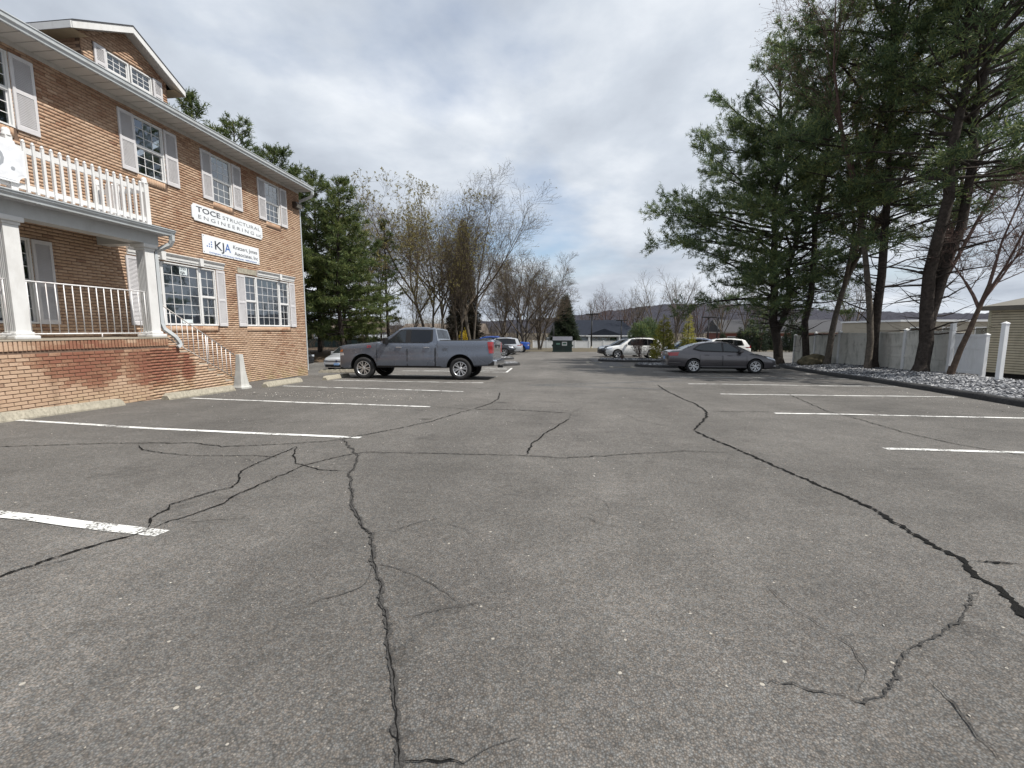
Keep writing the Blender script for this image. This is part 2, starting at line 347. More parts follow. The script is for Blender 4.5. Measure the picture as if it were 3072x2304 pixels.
LINES = [[(-9.3, 3.3), (-4.137, 2.753), (-2.667, 2.603)], [(-8.94, 6.33), (-6.2, 6.02), (-2.73, 5.725)], [(-8.66, 9.547), (-5.6, 9.18), (-2.70, 8.883)],
         [(-8.51, 12.825), (-5.5, 12.36), (-2.70, 11.99)], [(-8.14, 15.158), (-2.66, 14.877)], [(-7.9, 18.35), (-2.64, 18.0)], [(-7.8, 21.1), (-2.62, 20.85)],
         [(-7.8, 24.3), (-2.73, 24.0)], [(-7.0, 20.95), (-3.0, 23.95)], [(-5.4, 20.9), (-2.75, 22.9)], [(-2.62, 20.85), (-2.73, 24.0)],
         [(-9, 40.2), (-4.2, 40.2)], [(-9, 43.4), (-4.2, 43.4)], [(-9, 46.6), (-4.2, 46.6)],
         [(3.99, 5.94), (9.0, 5.93)], [(4.02, 8.943), (9.35, 8.93)], [(4.17, 12.414), (9.9, 12.46)], [(4.19, 15.564), (10.65, 15.6)], [(4.24, 18.965), (11.2, 19.0)], [(4.3, 22.1), (11.3, 22.1)],
         [(4.5, 38.6), (10.5, 38.6)], [(4.5, 41.2), (10.5, 41.2)], [(4.5, 44.4), (10.5, 44.4)], [(4.5, 47.6), (10.5, 47.6)], [(3.9, 2.9), (9, 2.9)]]
for i, l in enumerate(LINES):
    ribbon("parking_line", l, 0.105, PAINT, 0.006, 0.3, 0.003, 0.05, i)

CR = [  # plan positions (x, y), width, grit-filled
([(-2.920, 5.605), (-2.325, 4.788), (-2.164, 4.406), (-2.118, 4.149), (-1.876, 3.730), (-1.649, 3.282), (-1.417, 2.933), (-1.223, 2.650), (-1.100, 2.411), (-0.957, 2.166), (-0.829, 1.928), (-0.737, 1.733), (-0.645, 1.548), (-0.582, 1.395), (-0.523, 1.268), (-0.497, 1.159), (-0.457, 1.040)], 0.0221, 1),
([(1.971, 6.921), (2.029, 6.411), (2.137, 5.845), (2.215, 5.222), (2.287, 4.741), (2.338, 4.328), (2.393, 4.070), (2.406, 3.784), (2.417, 3.536), (2.377, 3.315), (2.373, 3.123), (2.358, 2.920), (2.381, 2.803), (2.279, 2.604), (2.268, 2.484), (2.247, 2.374), (2.191, 2.251), (2.129, 2.012)], 0.0260, 0),
([(1.971, 6.921), (2.198, 7.431), (2.598, 8.345), (2.800, 9.069), (2.901, 10.219), (2.869, 11.276), (2.914, 12.973), (3.057, 14.940)], 0.0280, 0),
([(-7.293, 4.592), (-6.882, 4.671), (-6.243, 4.833), (-5.667, 5.016), (-4.703, 5.169), (-4.194, 5.021), (-3.794, 5.152), (-3.397, 5.312), (-3.088, 5.437), (-2.920, 5.605), (-2.712, 6.014), (-2.421, 6.524), (-2.159, 7.105), (-1.943, 7.994), (-1.768, 8.622)], 0.0170, 0),
([(-1.768, 8.622), (-1.089, 8.717), (-0.576, 8.598), (0.134, 8.396)], 0.0260, 0),
([(0.134, 8.396), (1.159, 8.423), (1.304, 7.763), (1.656, 7.273), (2.006, 7.001)], 0.0160, 1),
([(-3.052, 1.878), (-3.043, 1.988), (-3.014, 2.096), (-2.988, 2.241), (-2.900, 2.411), (-2.829, 2.562), (-2.827, 2.662)], 0.0186, 0),
([(-2.827, 2.662), (-2.960, 2.830), (-3.073, 3.105), (-3.013, 3.312), (-2.925, 3.572), (-2.980, 3.731), (-3.175, 4.015), (-3.228, 4.365), (-3.254, 4.896), (-3.288, 5.139)], 0.0139, 0),
([(-2.811, 2.663), (-2.800, 2.780), (-2.733, 2.949), (-2.690, 3.174), (-2.731, 3.493), (-2.712, 3.914), (-2.685, 4.340), (-2.492, 4.767), (-2.298, 4.949), (-1.689, 4.982), (-1.142, 5.007), (-0.441, 5.031), (0.036, 4.984), (0.736, 5.249), (1.483, 5.509), (2.017, 5.506)], 0.0124, 0),
([(-0.415, 5.034), (-0.396, 5.515), (-0.227, 6.447), (0.006, 7.265), (0.125, 7.749)], 0.0186, 0),
([(-1.167, 2.742), (-1.094, 2.890), (-0.997, 3.001), (-0.861, 3.133)], 0.0139, 1),
([(-0.726, 1.885), (-0.575, 1.977), (-0.364, 2.070)], 0.0124, 1),
([(2.806, 8.946), (3.435, 9.034), (4.066, 9.121)], 0.0200, 0),
([(6.037, 12.821), (5.154, 9.273), (5.155, 8.436), (5.017, 7.144), (5.095, 6.366), (5.270, 5.999), (5.386, 5.781), (5.517, 5.482)], 0.0155, 0),
([(2.192, 2.498), (1.957, 2.260), (1.760, 2.111), (1.586, 1.978), (1.480, 1.907), (1.343, 1.808), (1.169, 1.644), (1.074, 1.590), (0.977, 1.610), (0.882, 1.644), (0.755, 1.652)], 0.0202, 1),
([(1.406, 1.790), (1.390, 1.670), (1.366, 1.544), (1.378, 1.473), (1.359, 1.376)], 0.0155, 1),
([(2.408, 2.806), (2.559, 2.824), (2.689, 2.801)], 0.0155, 0),
([(-0.494, 1.170), (-0.428, 1.188), (-0.360, 1.204), (-0.322, 1.196), (-0.284, 1.190)], 0.0155, 0),
([(0.151, 3.304), (0.260, 3.138), (0.474, 3.042)], 0.0093, 1),
([(-3.288, 5.139), (-3.040, 4.696), (-2.836, 4.415), (-2.446, 4.192), (-2.143, 4.179)], 0.0124, 0),
([(-5.279, 4.958), (-4.993, 4.742), (-4.613, 4.604), (-4.104, 4.559), (-3.430, 4.646), (-3.156, 4.575)], 0.0124, 0),
([(-1.675, 11.906), (-1.514, 10.445), (-1.553, 9.582), (-1.768, 8.622)], 0.0200, 0),
([(-2.764, 8.958), (-1.768, 8.622)], 0.0150, 0),
([(-7.205, 12.843), (-5.496, 11.701), (-4.284, 11.279), (-2.659, 11.758), (-1.675, 11.906), (0.444, 12.472), (1.595, 13.748)], 0.0200, 1),
([(-2.699, 14.746), (-1.849, 15.464), (-0.926, 16.243)], 0.0255, 1),
([(0.125, 7.749), (0.152, 8.398), (0.431, 9.268)], 0.0155, 1),
([(-10.296, 16.353), (-7.699, 14.327), (-6.103, 13.671)], 0.0186, 1),
]
rgc = random.Random(77)
def walk(p, ang, n, step=.07):
    out = [p]
    for _ in range(n): ang += rgc.gauss(0, .38); out.append((out[-1][0] + step*math.cos(ang), out[-1][1] + step*math.sin(ang)))
    return out
for i, (pts, w, grit) in enumerate(CR):
    lift = 0.0078 + 0.0001 * (i % 5)
    # rough the traced line before drawing it
    Q = polyline(pts, .09); Q = [Q[0]] + [(x + rgc.gauss(0, .010), y + rgc.gauss(0, .010)) for x, y in Q[1:-1]] + [Q[-1]]
    if w > .02 and not grit: w *= 1.12
    if grit and w < .021: ribbon("crack", Q, w * .4, CRACKG, lift, 0.02, w * 0.25 + 0.001, 0.8, 50 + i, True)
    elif grit:
        ribbon("crack", Q, w, CRACKG, lift, 0.02, w * 0.22 + 0.001, 0.55, 50 + i, True)
        ribbon("crack", [(x + rgc.gauss(0, w*.2), y + rgc.gauss(0, w*.2)) for x, y in Q], w * 0.2, CRACK, lift + 0.0006, 0.025, w * 0.1, 0.8, 90 + i, True)
    else:
        ribbon("crack", Q, w, CRACK, lift, 0.02 if w > 0.012 else 0.035, w * 0.2 + 0.001, 0.6, 50 + i, True)
    for k in range(max(1, len(Q) // 34)):
        j = rgc.randrange(1, len(Q) - 1); a_ = math.atan2(Q[j+1][1] - Q[j][1], Q[j+1][0] - Q[j][0]) + rgc.choice((-1, 1)) * rgc.uniform(.5, 1.3)
        ribbon("crack", walk(Q[j], a_, rgc.randrange(4, 16)), rgc.uniform(.003, .0055), CRACKG, lift - 0.0012, .03, .002, .6, 200 + i * 20 + k, True)
# repaired strips and a paler seam across the far aisle
ribbon("asphalt_patch", [(2.9, 22.5), (3.0, 40)], 1.5, PATCH, 0.002, 0.5, 0.02, 0.02, 7)
ribbon("crack", [(0.2, 38), (2.05, 38.2), (2.1, 32.5)], 0.05, CRACK, 0.0045, 0.2, 0.01, 0.3, 9)
ribbon("asphalt_patch", [(3.0, 13.6), (-1.0, 14.3), (4.4, 17)], 0.25, PATCH, 0.0025, 0.3, 0.05, 0.3, 8)
rgp = np.random.default_rng(5)
def stones(name, P, size, mat, parent=None, flat=0.6, seed=3):
    """one mesh of many small irregular stones"""
    rg = np.random.default_rng(seed); n = len(P)
    base = np.array([(1,0,0),(-1,0,0),(0,1,0),(0,-1,0),(0,0,1),(0,0,-1)], float)
    F0 = np.array([(0,2,4),(2,1,4),(1,3,4),(3,0,4),(2,0,5),(1,2,5),(3,1,5),(0,3,5)])
    sc = np.asarray(size)[:, None, None] * (0.6 + 0.8 * rg.random((n, 6, 1)))
    V = base[None] * sc; V[:, :, 2] *= flat
    a = rg.random(n) * 6.28; c, s = np.cos(a)[:, None], np.sin(a)[:, None]; st = (1 + 0.8 * rg.random(n))[:, None]
    x = V[:, :, 0] * st; y = V[:, :, 1]; tl = rg.normal(0, 0.35, n)[:, None]
    V = np.stack([x * c - y * s, x * s + y * c, V[:, :, 2] + x * tl], -1) + np.asarray(P)[:, None, :]
    F = (F0[None] + 6 * np.arange(n)[:, None, None]).reshape(-1, 3)
    return obj(name, np_mesh(name, V.reshape(-1, 3), [F]), mat, parent)
def island_random(name, stops, rough=0.8):
    """material whose tone differs from one loose piece to the next"""
    if name in MATS: return MATS[name]
    m = bpy.data.materials.new(name); m.use_nodes = True; nt = m.node_tree; N = nt.nodes.new; L = nt.links.new
    b = nt.nodes['Principled BSDF']; b.inputs['Roughness'].default_value = rough; b.inputs['Specular IOR Level'].default_value = 0.25
    g = N('ShaderNodeNewGeometry'); r = N('ShaderNodeValToRGB'); e = r.color_ramp.elements
    e[0].position, e[0].color = stops[0][0], (*stops[0][1], 1); e[1].position, e[1].color = stops[-1][0], (*stops[-1][1], 1)
    for p, c in stops[1:-1]: q = e.new(p); q.color = (*c, 1)
    L(g.outputs['Random Per Island'], r.inputs[0]); L(r.outputs[0], b.inputs['Base Color']); MATS[name] = m; return m
STONE = island_random("bed_stone", [(0, (0.07, 0.072, 0.08)), (0.4, (0.16, 0.165, 0.18)), (0.75, (0.28, 0.285, 0.30)), (1, (0.52, 0.52, 0.52))])
PEB = island_random("loose_pebble", [(0, (0.25, 0.22, 0.18)), (0.5, (0.42, 0.39, 0.34)), (1, (0.66, 0.64, 0.6))])
n = 560; px = rgp.uniform(-8, 9, n); py = rgp.gamma(2.0, 4.2, n) + 0.8
pb = stones("loose_pebbles", np.stack([px, py, [LZ(a, b) + 0.003 for a, b in zip(px, py)]], 1), rgp.uniform(0.003, 0.0075, n), PEB)
tag(pb, "scattered pale pebbles on the worn asphalt", "pebbles", kind='stuff')
n = 260; px = np.concatenate([rgp.normal(-5.6, 1.6, n), rgp.normal(9.3, 0.5, 80)]); py = np.concatenate([rgp.normal(10.6, 0.5, n), rgp.uniform(9.5, 14, 80)])
pb = stones("loose_pebbles", np.stack([px, py, [LZ(a, b) + 0.004 for a, b in zip(px, py)]], 1), rgp.uniform(0.006, 0.014, n + 80), PEB, seed=8)
tag(pb, "drift of pale crumbs beside the parking lines and kerb", "pebbles", kind='stuff')

# ---------------------------------------------------------------- kerbs, stone beds, islands
def polyline_at(pts, step):
    P = [np.array(p, float) for p in pts]; out = []
    for a, b in zip(P[:-1], P[1:]):
        n = max(1, int(np.linalg.norm(b - a) / step)); out += [a + (b - a) * k / n for k in range(n)]
    return np.array(out + [P[-1]])
def kerb(name, pts, w, h, label, closed=False):
    """asphalt kerb with a rounded section swept along a line"""
    Q = polyline_at(pts, 0.35); n = len(Q); t = np.gradient(Q, axis=0)
    if closed: t[0] = t[-1] = Q[1] - Q[-2]
    t /= np.linalg.norm(t, axis=1)[:, None]; nn = np.stack([-t[:, 1], t[:, 0]], 1)
    prof = [(-w/2, -0.05), (-w*0.46, h*0.55), (-w*0.30, h*0.93), (0, h), (w*0.30, h*0.95), (w*0.46, h*0.6), (w/2, -0.05)]
    rg = np.random.default_rng(len(Q)); V = []
    for i in range(n):
        for o, z in prof:
            x, y = Q[i] + nn[i] * o; V.append((x, y, gz(x, y) + z + (rg.normal(0, 0.008) if z > 0 else 0)))
    m = len(prof); F = [(i*m+k, (i+1)*m+k, (i+1)*m+k+1, i*m+k+1) for i in range(n-1) for k in range(m-1)]
    o = obj(name, np_mesh(name, V, [F], True), KERB); tag(o, label, "kerb"); return o
KL = [(8.2, 1.0), (8.75, 5.0), (9.25, 8.2), (9.74, 10.6), (10.5, 14.0), (11.2, 18.0), (11.6, 22.0), (12.1, 26.0), (12.9, 28.6), (14.5, 30.2), (17.0, 31.2)]
kerb("kerb", [(x + 0.1, y) for x, y in KL], 0.24, 0.15, "long black asphalt kerb edging the grey stone bed under the pines")
kx = lambda y: np.interp(y, [p[1] for p in KL], [p[0] for p in KL])
def bed_z(x, y): return G(x, y) + 0.10 + 0.14 * smooth(0.2, 2.5, x - kx(y)) + 0.03 * lump(x, y, 1.2)
bed = obj("stone_bed", grid_mesh("stone_bed", np.arange(8, 17.1, 0.5), np.arange(0, 32.1, 0.5), lambda x, y: np.where(x > kx(y) + 0.12, bed_z(x, y), G(x, y) - 0.2), keep=lambda x, y: (x > kx(y) - 0.15) & ((y < 30.5) | (x > 13)) & (x < np.where(y < 19.2, 14.75, 16.2))), two_tone("bed_base", (0.05, 0.05, 0.055), (0.22, 0.225, 0.24), 16.0, bump=0.9, dist=0.05))
tag(bed, kind='structure')
n = 19000; sy = 32 * rgp.random(n) ** 0.85; sx = kx(sy) + 0.22 + rgp.random(n) ** 1.25 * (16.6 - kx(sy))
ok = sx < np.where(sy < 19.2, 14.5, 16.0); sx, sy = sx[ok], sy[ok]
st = stones("bed_stones", np.stack([sx, sy, bed_z(sx, sy) + 0.012], 1), rgp.uniform(0.022, 0.058, len(sx)), STONE, flat=0.55)
tag(st, "grey and white decorative stone filling the bed beside the pale fence", "stone", kind='stuff')
def island(tip, x1, y0, y1, label, seed, n=2200):
    pts = []; r = (y1 - y0) / 2; yc = (y0 + y1) / 2; s = 1 if x1 > tip else -1
    pts = [(x1, y0)] + [(tip + s * r * (1 - math.cos(a)) , yc - r * math.sin(a)) for a in np.linspace(math.pi/2, -math.pi/2, 10)] + [(x1, y1)]
    kerb("kerb", pts, 0.26, 0.15, label)
    rg = np.random.default_rng(seed); X = rg.uniform(min(tip, x1), max(tip, x1), n); Y = rg.uniform(y0 + 0.1, y1 - 0.1, n)
    inn = (np.abs(X - tip) > r) | (np.hypot(X - (tip + s * r), Y - yc) < r - 0.1); X, Y = X[inn], Y[inn]
    mound = lambda x, y: G(x, y) + 0.10 + 0.08 * np.clip(1 - np.abs(y - yc) / r, 0, 1)
    g = grid_mesh("stone_bed", np.linspace(min(tip, x1), max(tip, x1), 24), np.linspace(y0, y1, 10), mound, keep=lambda x, y: (np.abs(x - tip) > r) | (np.hypot(x - (tip + s * r), y - yc) < r))
    o = obj("stone_bed", g, MATS["bed_base"]); tag(o, kind='structure')
    q = stones("bed_stones", np.stack([X, Y, mound(X, Y) + 0.01], 1), rg.uniform(0.03, 0.07, len(X)), STONE, seed=seed)
    tag(q, label.replace("black kerb round", "grey stone on").replace("asphalt kerb", "grey stone"), "stone", kind='stuff')
island(4.3, 11.6, 25.7, 28.2, "black kerb round the stone island behind the dark sedan", 11)
island(2.7, 12.5, 32.2, 35.6, "black kerb round the shrub island beside the white car", 12)
island(-2.7, -9.5, 26.0, 28.4, "black kerb round the stone island behind the grey pickup", 13)
island(-4.0, -10.5, 34.6, 37.0, "black kerb round the island in front of the dark crossover", 14)
IRON = pm("cast_iron", (0.05, 0.05, 0.05), 0.6, 0.2, 20, metal=0.4)
CONC = pm("aged_concrete", (0.36, 0.33, 0.265), 0.9, 0.2, 9, bump=0.5, bscale=60, dirt=(0.13, 0.12, 0.095), dscale=28, damt=0.75)
def drain(x, y, lx, ly, label):
    e = empty("storm_drain", (x, y, gz(x, y)), 0, label, "drain")
    MB().box((-lx/2 - .18, -ly/2 - .18, -0.02), (lx/2 + .18, ly/2 + .18, 0.008)).build("surround", CONC, e)
    MB().box((-lx/2, -ly/2, 0.008), (lx/2, ly/2, 0.011)).build("pit", pm("pit_black", (0.006, 0.006, 0.006), 0.9), e)
    for k in range(9):
        xx = -lx/2 + lx * (k + 0.5) / 9; MB().box((xx - lx/40, -ly/2, 0.011), (xx + lx/40, ly/2, 0.022)).build("bar", IRON, e)
    e.rotation_euler = (-0.03, 0, 0)
drain(3.35, 26.1, 1.0, 0.62, "storm drain grate in the dark asphalt before the stone island")
drain(2.15, 31.5, 0.7, 0.5, "small storm drain grate at the tip of the shrub island")
def wheel_stop(x, y, ln, rz, label):
    e = MB(); w, h = 0.20, 0.15; L2 = ln / 2
    prof = [(-w/2, -0.03), (-w/2, 0.03), (-w*0.28, h), (w*0.28, h), (w/2, 0.03), (w/2, -0.03)]
    ends = [(-L2, 0), (-L2 + 0.09, 1), (L2 - 0.09, 1), (L2, 0)]; vs = []; rg = random.Random(label)
    xs = [-L2] + list(np.linspace(-L2 + 0.07, L2 - 0.07, 24)) + [L2]; m = len(prof)
    for i, xx in enumerate(xs):
        k = 0.62 if i in (0, len(xs) - 1) else 1.0
        for px_, pz in prof: vs.append((px_ + rg.gauss(0, 0.003), xx, (pz * k if pz > 0 else pz) + rg.gauss(0, 0.003)))
    fs = [(i*m+k, (i+1)*m+k, (i+1)*m+(k+1) % m, i*m+(k+1) % m) for i in range(len(xs)-1) for k in range(m)] + [tuple(range(m)), tuple(range((len(xs)-1)*m, len(xs)*m))[::-1]]
    e.add(vs, fs); o = e.build("wheel_stop", CONC)
    o.location = (x, y, gz(x, y)); o.rotation_euler = (-0.034, 0, rz); tag(o, label, "wheel stop", "concrete wheel stops along the brick building"); return o
wheel_stop(-9.02, 7.05, 2.3, R(1), "speckled concrete wheel stop nearest the porch columns")
wheel_stop(-9.0, 10.25, 2.2, R(2), "concrete wheel stop at the foot of the porch steps")
wheel_stop(-8.85, 13.35, 2.0, R(3), "concrete wheel stop just past the tapered post")
wheel_stop(-8.45, 16.0, 1.9, R(2), "concrete wheel stop in front of the grey pickup")
wheel_stop(-10.1, 19.6, 2.2, R(88), "grey concrete wheel stop lying past the corner of the brick building")
# ---------------------------------------------------------------- brick office building
INV = {}
_obj0 = obj
def obj(name, me, mat=None, parent=None, smooth_angle=None):
    o = _obj0(name, me, mat, parent, smooth_angle)
    if parent is not None and parent.name in INV: o.matrix_parent_inverse = INV[parent.name]
    return o
def root_at(name, loc, label, cat, group=None):
    """Empty at a thing's base whose parts are given in world coordinates"""
    e = empty(name, loc, 0, label, cat, group); INV[e.name] = Matrix.Translation(-Vector(loc)); return e
WX, PX = -10.6, -9.3
def brick_material():
    m = bpy.data.materials.new("brick"); m.use_nodes = True; nt = m.node_tree; N = nt.nodes.new; L = nt.links.new
    b = nt.nodes['Principled BSDF']; b.inputs['Roughness'].default_value = 0.9; b.inputs['Specular IOR Level'].default_value = 0.2
    g = N('ShaderNodeNewGeometry'); P = g.outputs['Position']
    sp = N('ShaderNodeSeparateXYZ'); L(P, sp.inputs[0])
    def mt(op, a, c=0.0, d=0.0):
        q = N('ShaderNodeMath'); q.operation = op
        for i, s in enumerate((a, c, d)):
            if isinstance(s, (int, float)): q.inputs[i].default_value = s
            else: L(s, q.inputs[i])
        return q.outputs[0]
    row = mt('FLOOR', mt('DIVIDE', mt('ADD', sp.outputs[2], 0.9), 0.0677))
    half = mt('MULTIPLY', mt('MODULO', row, 2.0), 0.1015)
    colm = mt('FLOOR', mt('DIVIDE', mt('ADD', mt('ADD', sp.outputs[1], half), mt('MULTIPLY', sp.outputs[0], 0.5)), 0.203))
    cb = N('ShaderNodeCombineXYZ'); L(colm, cb.inputs[0]); L(row, cb.inputs[1])
    wn = N('ShaderNodeTexWhiteNoise'); wn.noise_dimensions = '2D'; L(cb.outputs[0], wn.inputs['Vector'])
    def noise(s, d, r, loc=(0,0,0), sc=(1,1,1)):
        mp = N('ShaderNodeMapping'); mp.inputs['Location'].default_value = loc; mp.inputs['Scale'].default_value = sc; L(P, mp.inputs[0])
        n = N('ShaderNodeTexNoise'); n.inputs['Scale'].default_value = s; n.inputs['Detail'].default_value = d; n.inputs['Roughness'].default_value = r; L(mp.outputs[0], n.inputs['Vector']); return n.outputs['Fac']
    def rng(src, a, b_, c, d):
        r = N('ShaderNodeMapRange'); r.inputs[1].default_value = a; r.inputs[2].default_value = b_; r.inputs[3].default_value = c; r.inputs[4].default_value = d; L(src, r.inputs[0]); return r.outputs[0]
    def mixc(f, a, c):
        q = N('ShaderNodeMix'); q.data_type = 'RGBA'
        if isinstance(f, (int, float)): q.inputs[0].default_value = f
        else: L(f, q.inputs[0])
        for i, s in ((6, a), (7, c)):
            if isinstance(s, tuple): q.inputs[i].default_value = (*s, 1)
            else: L(s, q.inputs[i])
        return q.outputs[2]
    sepc = N('ShaderNodeSeparateColor'); L(wn.outputs['Color'], sepc.inputs[0])
    tan = mixc(sepc.outputs[0], (0.45, 0.312, 0.216), (0.525, 0.378, 0.275))
    red = mixc(sepc.outputs[1], (0.205, 0.078, 0.052), (0.26, 0.115, 0.078))
    org = mixc(sepc.outputs[2], (0.345, 0.205, 0.132), (0.285, 0.155, 0.10))
    big = noise(0.55, 5, 0.6, (0, 3, 8)); fine = noise(34, 6, 0.75, (0, 0, 0), (1, 1, 1.6))
    # the face coat is worn off in places, showing red clay: on the porch base most of all
    def blob(y0, z0, ry, rz):
        a = mt('POWER', mt('DIVIDE', mt('SUBTRACT', sp.outputs[1], y0), ry), 2.0); c = mt('POWER', mt('DIVIDE', mt('SUBTRACT', sp.outputs[2], z0), rz), 2.0)
        return mt('SUBTRACT', 1.0, mt('ADD', a, c))
    onporch = mt('GREATER_THAN', sp.outputs[0], -9.9)
    pb = mt('MAXIMUM', mt('MAXIMUM', blob(7.7, 0.72, 1.15, 0.62), blob(9.35, 0.55, 0.95, 0.62)), blob(10.2, 0.35, 0.25, 0.5))
    pb = mt('MULTIPLY', mt('MAXIMUM', pb, -1.0), onporch)
    wear = mt('ADD', mt('MULTIPLY', big, 0.92), mt('MULTIPLY', pb, 0.50))
    wear = mt('ADD', wear, mt('MULTIPLY', mt('SUBTRACT', sepc.outputs[1], 0.5), 0.30))
    wear = mt('ADD', wear, mt('MULTIPLY', mt('SUBTRACT', fine, 0.5), 0.85))
    wear = mt('ADD', wear, rng(sp.outputs[2], 1.6, -0.2, 0.0, 0.055))
    f_org = rng(wear, 0.44, 0.72, 0.0, 1.0); f_red = rng(wear, 0.64, 0.94, 0.0, 0.95)
    c = mixc(f_org, tan, org); c = mixc(f_red, c, red)
    # flecks of dark grit and odd burnt bricks
    fl = noise(60, 4, 0.8, (9, 1, 4)); c = mixc(rng(fl, 0.62, 0.72, 0.0, 0.7), c, (0.13, 0.075, 0.045))
    burnt = mt('MULTIPLY', mt('GREATER_THAN', wn.outputs['Value'], 0.975), 0.5); c = mixc(burnt, c, (0.16, 0.075, 0.05))
    # water streaks and algae near the ground
    stk = noise(3.0, 5, 0.6, (2, 0, 0), (1, 1, 0.09)); c = mixc(mt('MULTIPLY', rng(stk, 0.58, 0.75, 0, 0.45), rng(sp.outputs[2], 1.4, 0.0, 0.15, 1.0)), c, (0.15, 0.09, 0.055))
    alg = mt('MULTIPLY', rng(noise(2.0, 6, 0.7, (6, 2, 1)), 0.4, 0.65, 0.0, 0.55), rng(sp.outputs[2], 0.1, -0.45, 0.0, 1.0)); c = mixc(alg, c, (0.36, 0.32, 0.15))
    top_mottle = mt('MULTIPLY', rng(noise(0.8, 8, 0.72, (0, 8, 3)), 0.42, 0.60, 0, 0.62), rng(sp.outputs[2], 4.6, 6.0, 0, 1)); c = mixc(top_mottle, c, (0.24, 0.13, 0.08))  # brown mottling, stronger towards the top of the wall
    L(c, b.inputs['Base Color'])
    bp = N('ShaderNodeBump'); bp.inputs['Strength'].default_value = 0.7; bp.inputs['Distance'].default_value = 0.006; L(fine, bp.inputs['Height']); L(bp.outputs[0], b.inputs['Normal'])
    return m
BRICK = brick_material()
MORTAR = pm("mortar", (0.155, 0.102, 0.074), 0.95, 0.3, 5, bump=0.4)
WHITE = pm("white_vinyl", (0.70, 0.70, 0.70), 0.42, 0.03, 3, dirt=(0.50, 0.50, 0.48), dscale=2.5, damt=0.3)
WHITE2 = pm("white_paint", (0.68, 0.68, 0.675), 0.5, 0.04, 4, dirt=(0.42, 0.40, 0.37), dscale=5, damt=0.38, bump=0.1, bscale=90)
SHUT = pm("shutter_white", (0.58, 0.57, 0.585), 0.5, 0.05, 4, dirt=(0.45, 0.43, 0.42), dscale=4, damt=0.35)
GUTT = pm("gutter_aluminium", (0.47, 0.50, 0.52), 0.42, 0.06, 3, dirt=(0.33, 0.32, 0.30), dscale=3, damt=0.5)
SOFF = pm("soffit_vinyl", (0.46, 0.44, 0.41), 0.6, 0.05, 3)
SHING = pm("roof_shingle", (0.045, 0.046, 0.052), 0.9, 0.3, 8, bump=0.5)
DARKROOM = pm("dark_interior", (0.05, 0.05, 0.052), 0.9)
def glass_material(name, tint=(0.02, 0.024, 0.03), trans=0.55, rs=1.5, rb=0.13):
    m = bpy.data.materials.new(name); m.use_nodes = True; nt = m.node_tree; N = nt.nodes.new; L = nt.links.new; nt.nodes.remove(nt.nodes['Principled BSDF'])
    gl = N('ShaderNodeBsdfGlossy'); gl.inputs['Roughness'].default_value = 0.02; gl.inputs['Color'].default_value = (0.92, 0.96, 1, 1)
    df = N('ShaderNodeBsdfDiffuse'); df.inputs['Color'].default_value = (*tint, 1); tr = N('ShaderNodeBsdfTransparent'); tr.inputs['Color'].default_value = (0.75, 0.8, 0.82, 1)
    m1 = N('ShaderNodeMixShader'); m1.inputs[0].default_value = trans; L(df.outputs[0], m1.inputs[1]); L(tr.outputs[0], m1.inputs[2])
    fr = N('ShaderNodeFresnel'); fr.inputs['IOR'].default_value = 1.55; ad = N('ShaderNodeMath'); ad.operation = 'MULTIPLY_ADD'; L(fr.outputs[0], ad.inputs[0]); ad.inputs[1].default_value = rs; ad.inputs[2].default_value = rb; ad.use_clamp = True
    tc = N('ShaderNodeTexCoord'); nz = N('ShaderNodeTexNoise'); nz.inputs['Scale'].default_value = 1.6; L(tc.outputs['Object'], nz.inputs['Vector']); bp = N('ShaderNodeBump'); bp.inputs['Strength'].default_value = 0.02; bp.inputs['Distance'].default_value = 0.1; L(nz.outputs['Fac'], bp.inputs['Height']); L(bp.outputs[0], gl.inputs['Normal'])
    m2 = N('ShaderNodeMixShader'); L(ad.outputs[0], m2.inputs[0]); L(m1.outputs[0], m2.inputs[1]); L(gl.outputs[0], m2.inputs[2]); L(m2.outputs[0], nt.nodes['Material Output'].inputs[0]); return m
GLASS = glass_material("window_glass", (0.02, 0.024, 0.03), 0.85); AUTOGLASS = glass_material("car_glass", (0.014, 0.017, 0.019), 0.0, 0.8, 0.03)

BLD = root_at("office_building", (WX, 17.67, -0.62), "tan and red brick office building with white shutters, porch and dormer", "building")
BY0, BY1, BZ0, BZ1 = 0.5, 17.67, -0.80, 6.75
UP = (5.15, 6.53); LO = (1.40, 3.08)
UW = [(7.28, 8.10), (10.63, 11.46), (13.09, 13.93), (15.56, 16.39)]; UWs = [(3.9, 4.73)] + UW
LW = [(10.47, 12.93), (14.20, 16.64)]
PW = (6.55, 8.10); PD = (4.7, 5.75)
HOLES = [(a, b, *UP) for a, b in UWs] + [(a, b, *LO) for a, b in LW] + [(*PW, *LO), (*PD, 1.10, 3.05)]
def holed_wall(name, X, y0, y1, z0, z1, holes, mat, parent):
    ys = sorted({y0, y1, *[h[0] for h in holes], *[h[1] for h in holes]}); zs = sorted({z0, z1, *[h[2] for h in holes], *[h[3] for h in holes]}); mb = MB()
    for a, b in zip(ys[:-1], ys[1:]):
        for c, d in zip(zs[:-1], zs[1:]):
            if not any(h[0] <= (a+b)/2 <= h[1] and h[2] <= (c+d)/2 <= h[3] for h in holes):
                mb.quad((X, a, c), (X, b, c), (X, b, d), (X, a, d))
    for h in holes:   # reveals
        a, b, c, d = h
        mb.quad((X, a, c), (X, a, d), (X - .1, a, d), (X - .1, a, c)).quad((X, b, c), (X - .1, b, c), (X - .1, b, d), (X, b, d)).quad((X, a, d), (X, b, d), (X - .1, b, d), (X - .1, a, d)).quad((X, a, c), (X - .1, a, c), (X - .1, b, c), (X, b, c))
    return mb.build(name, mat, parent)
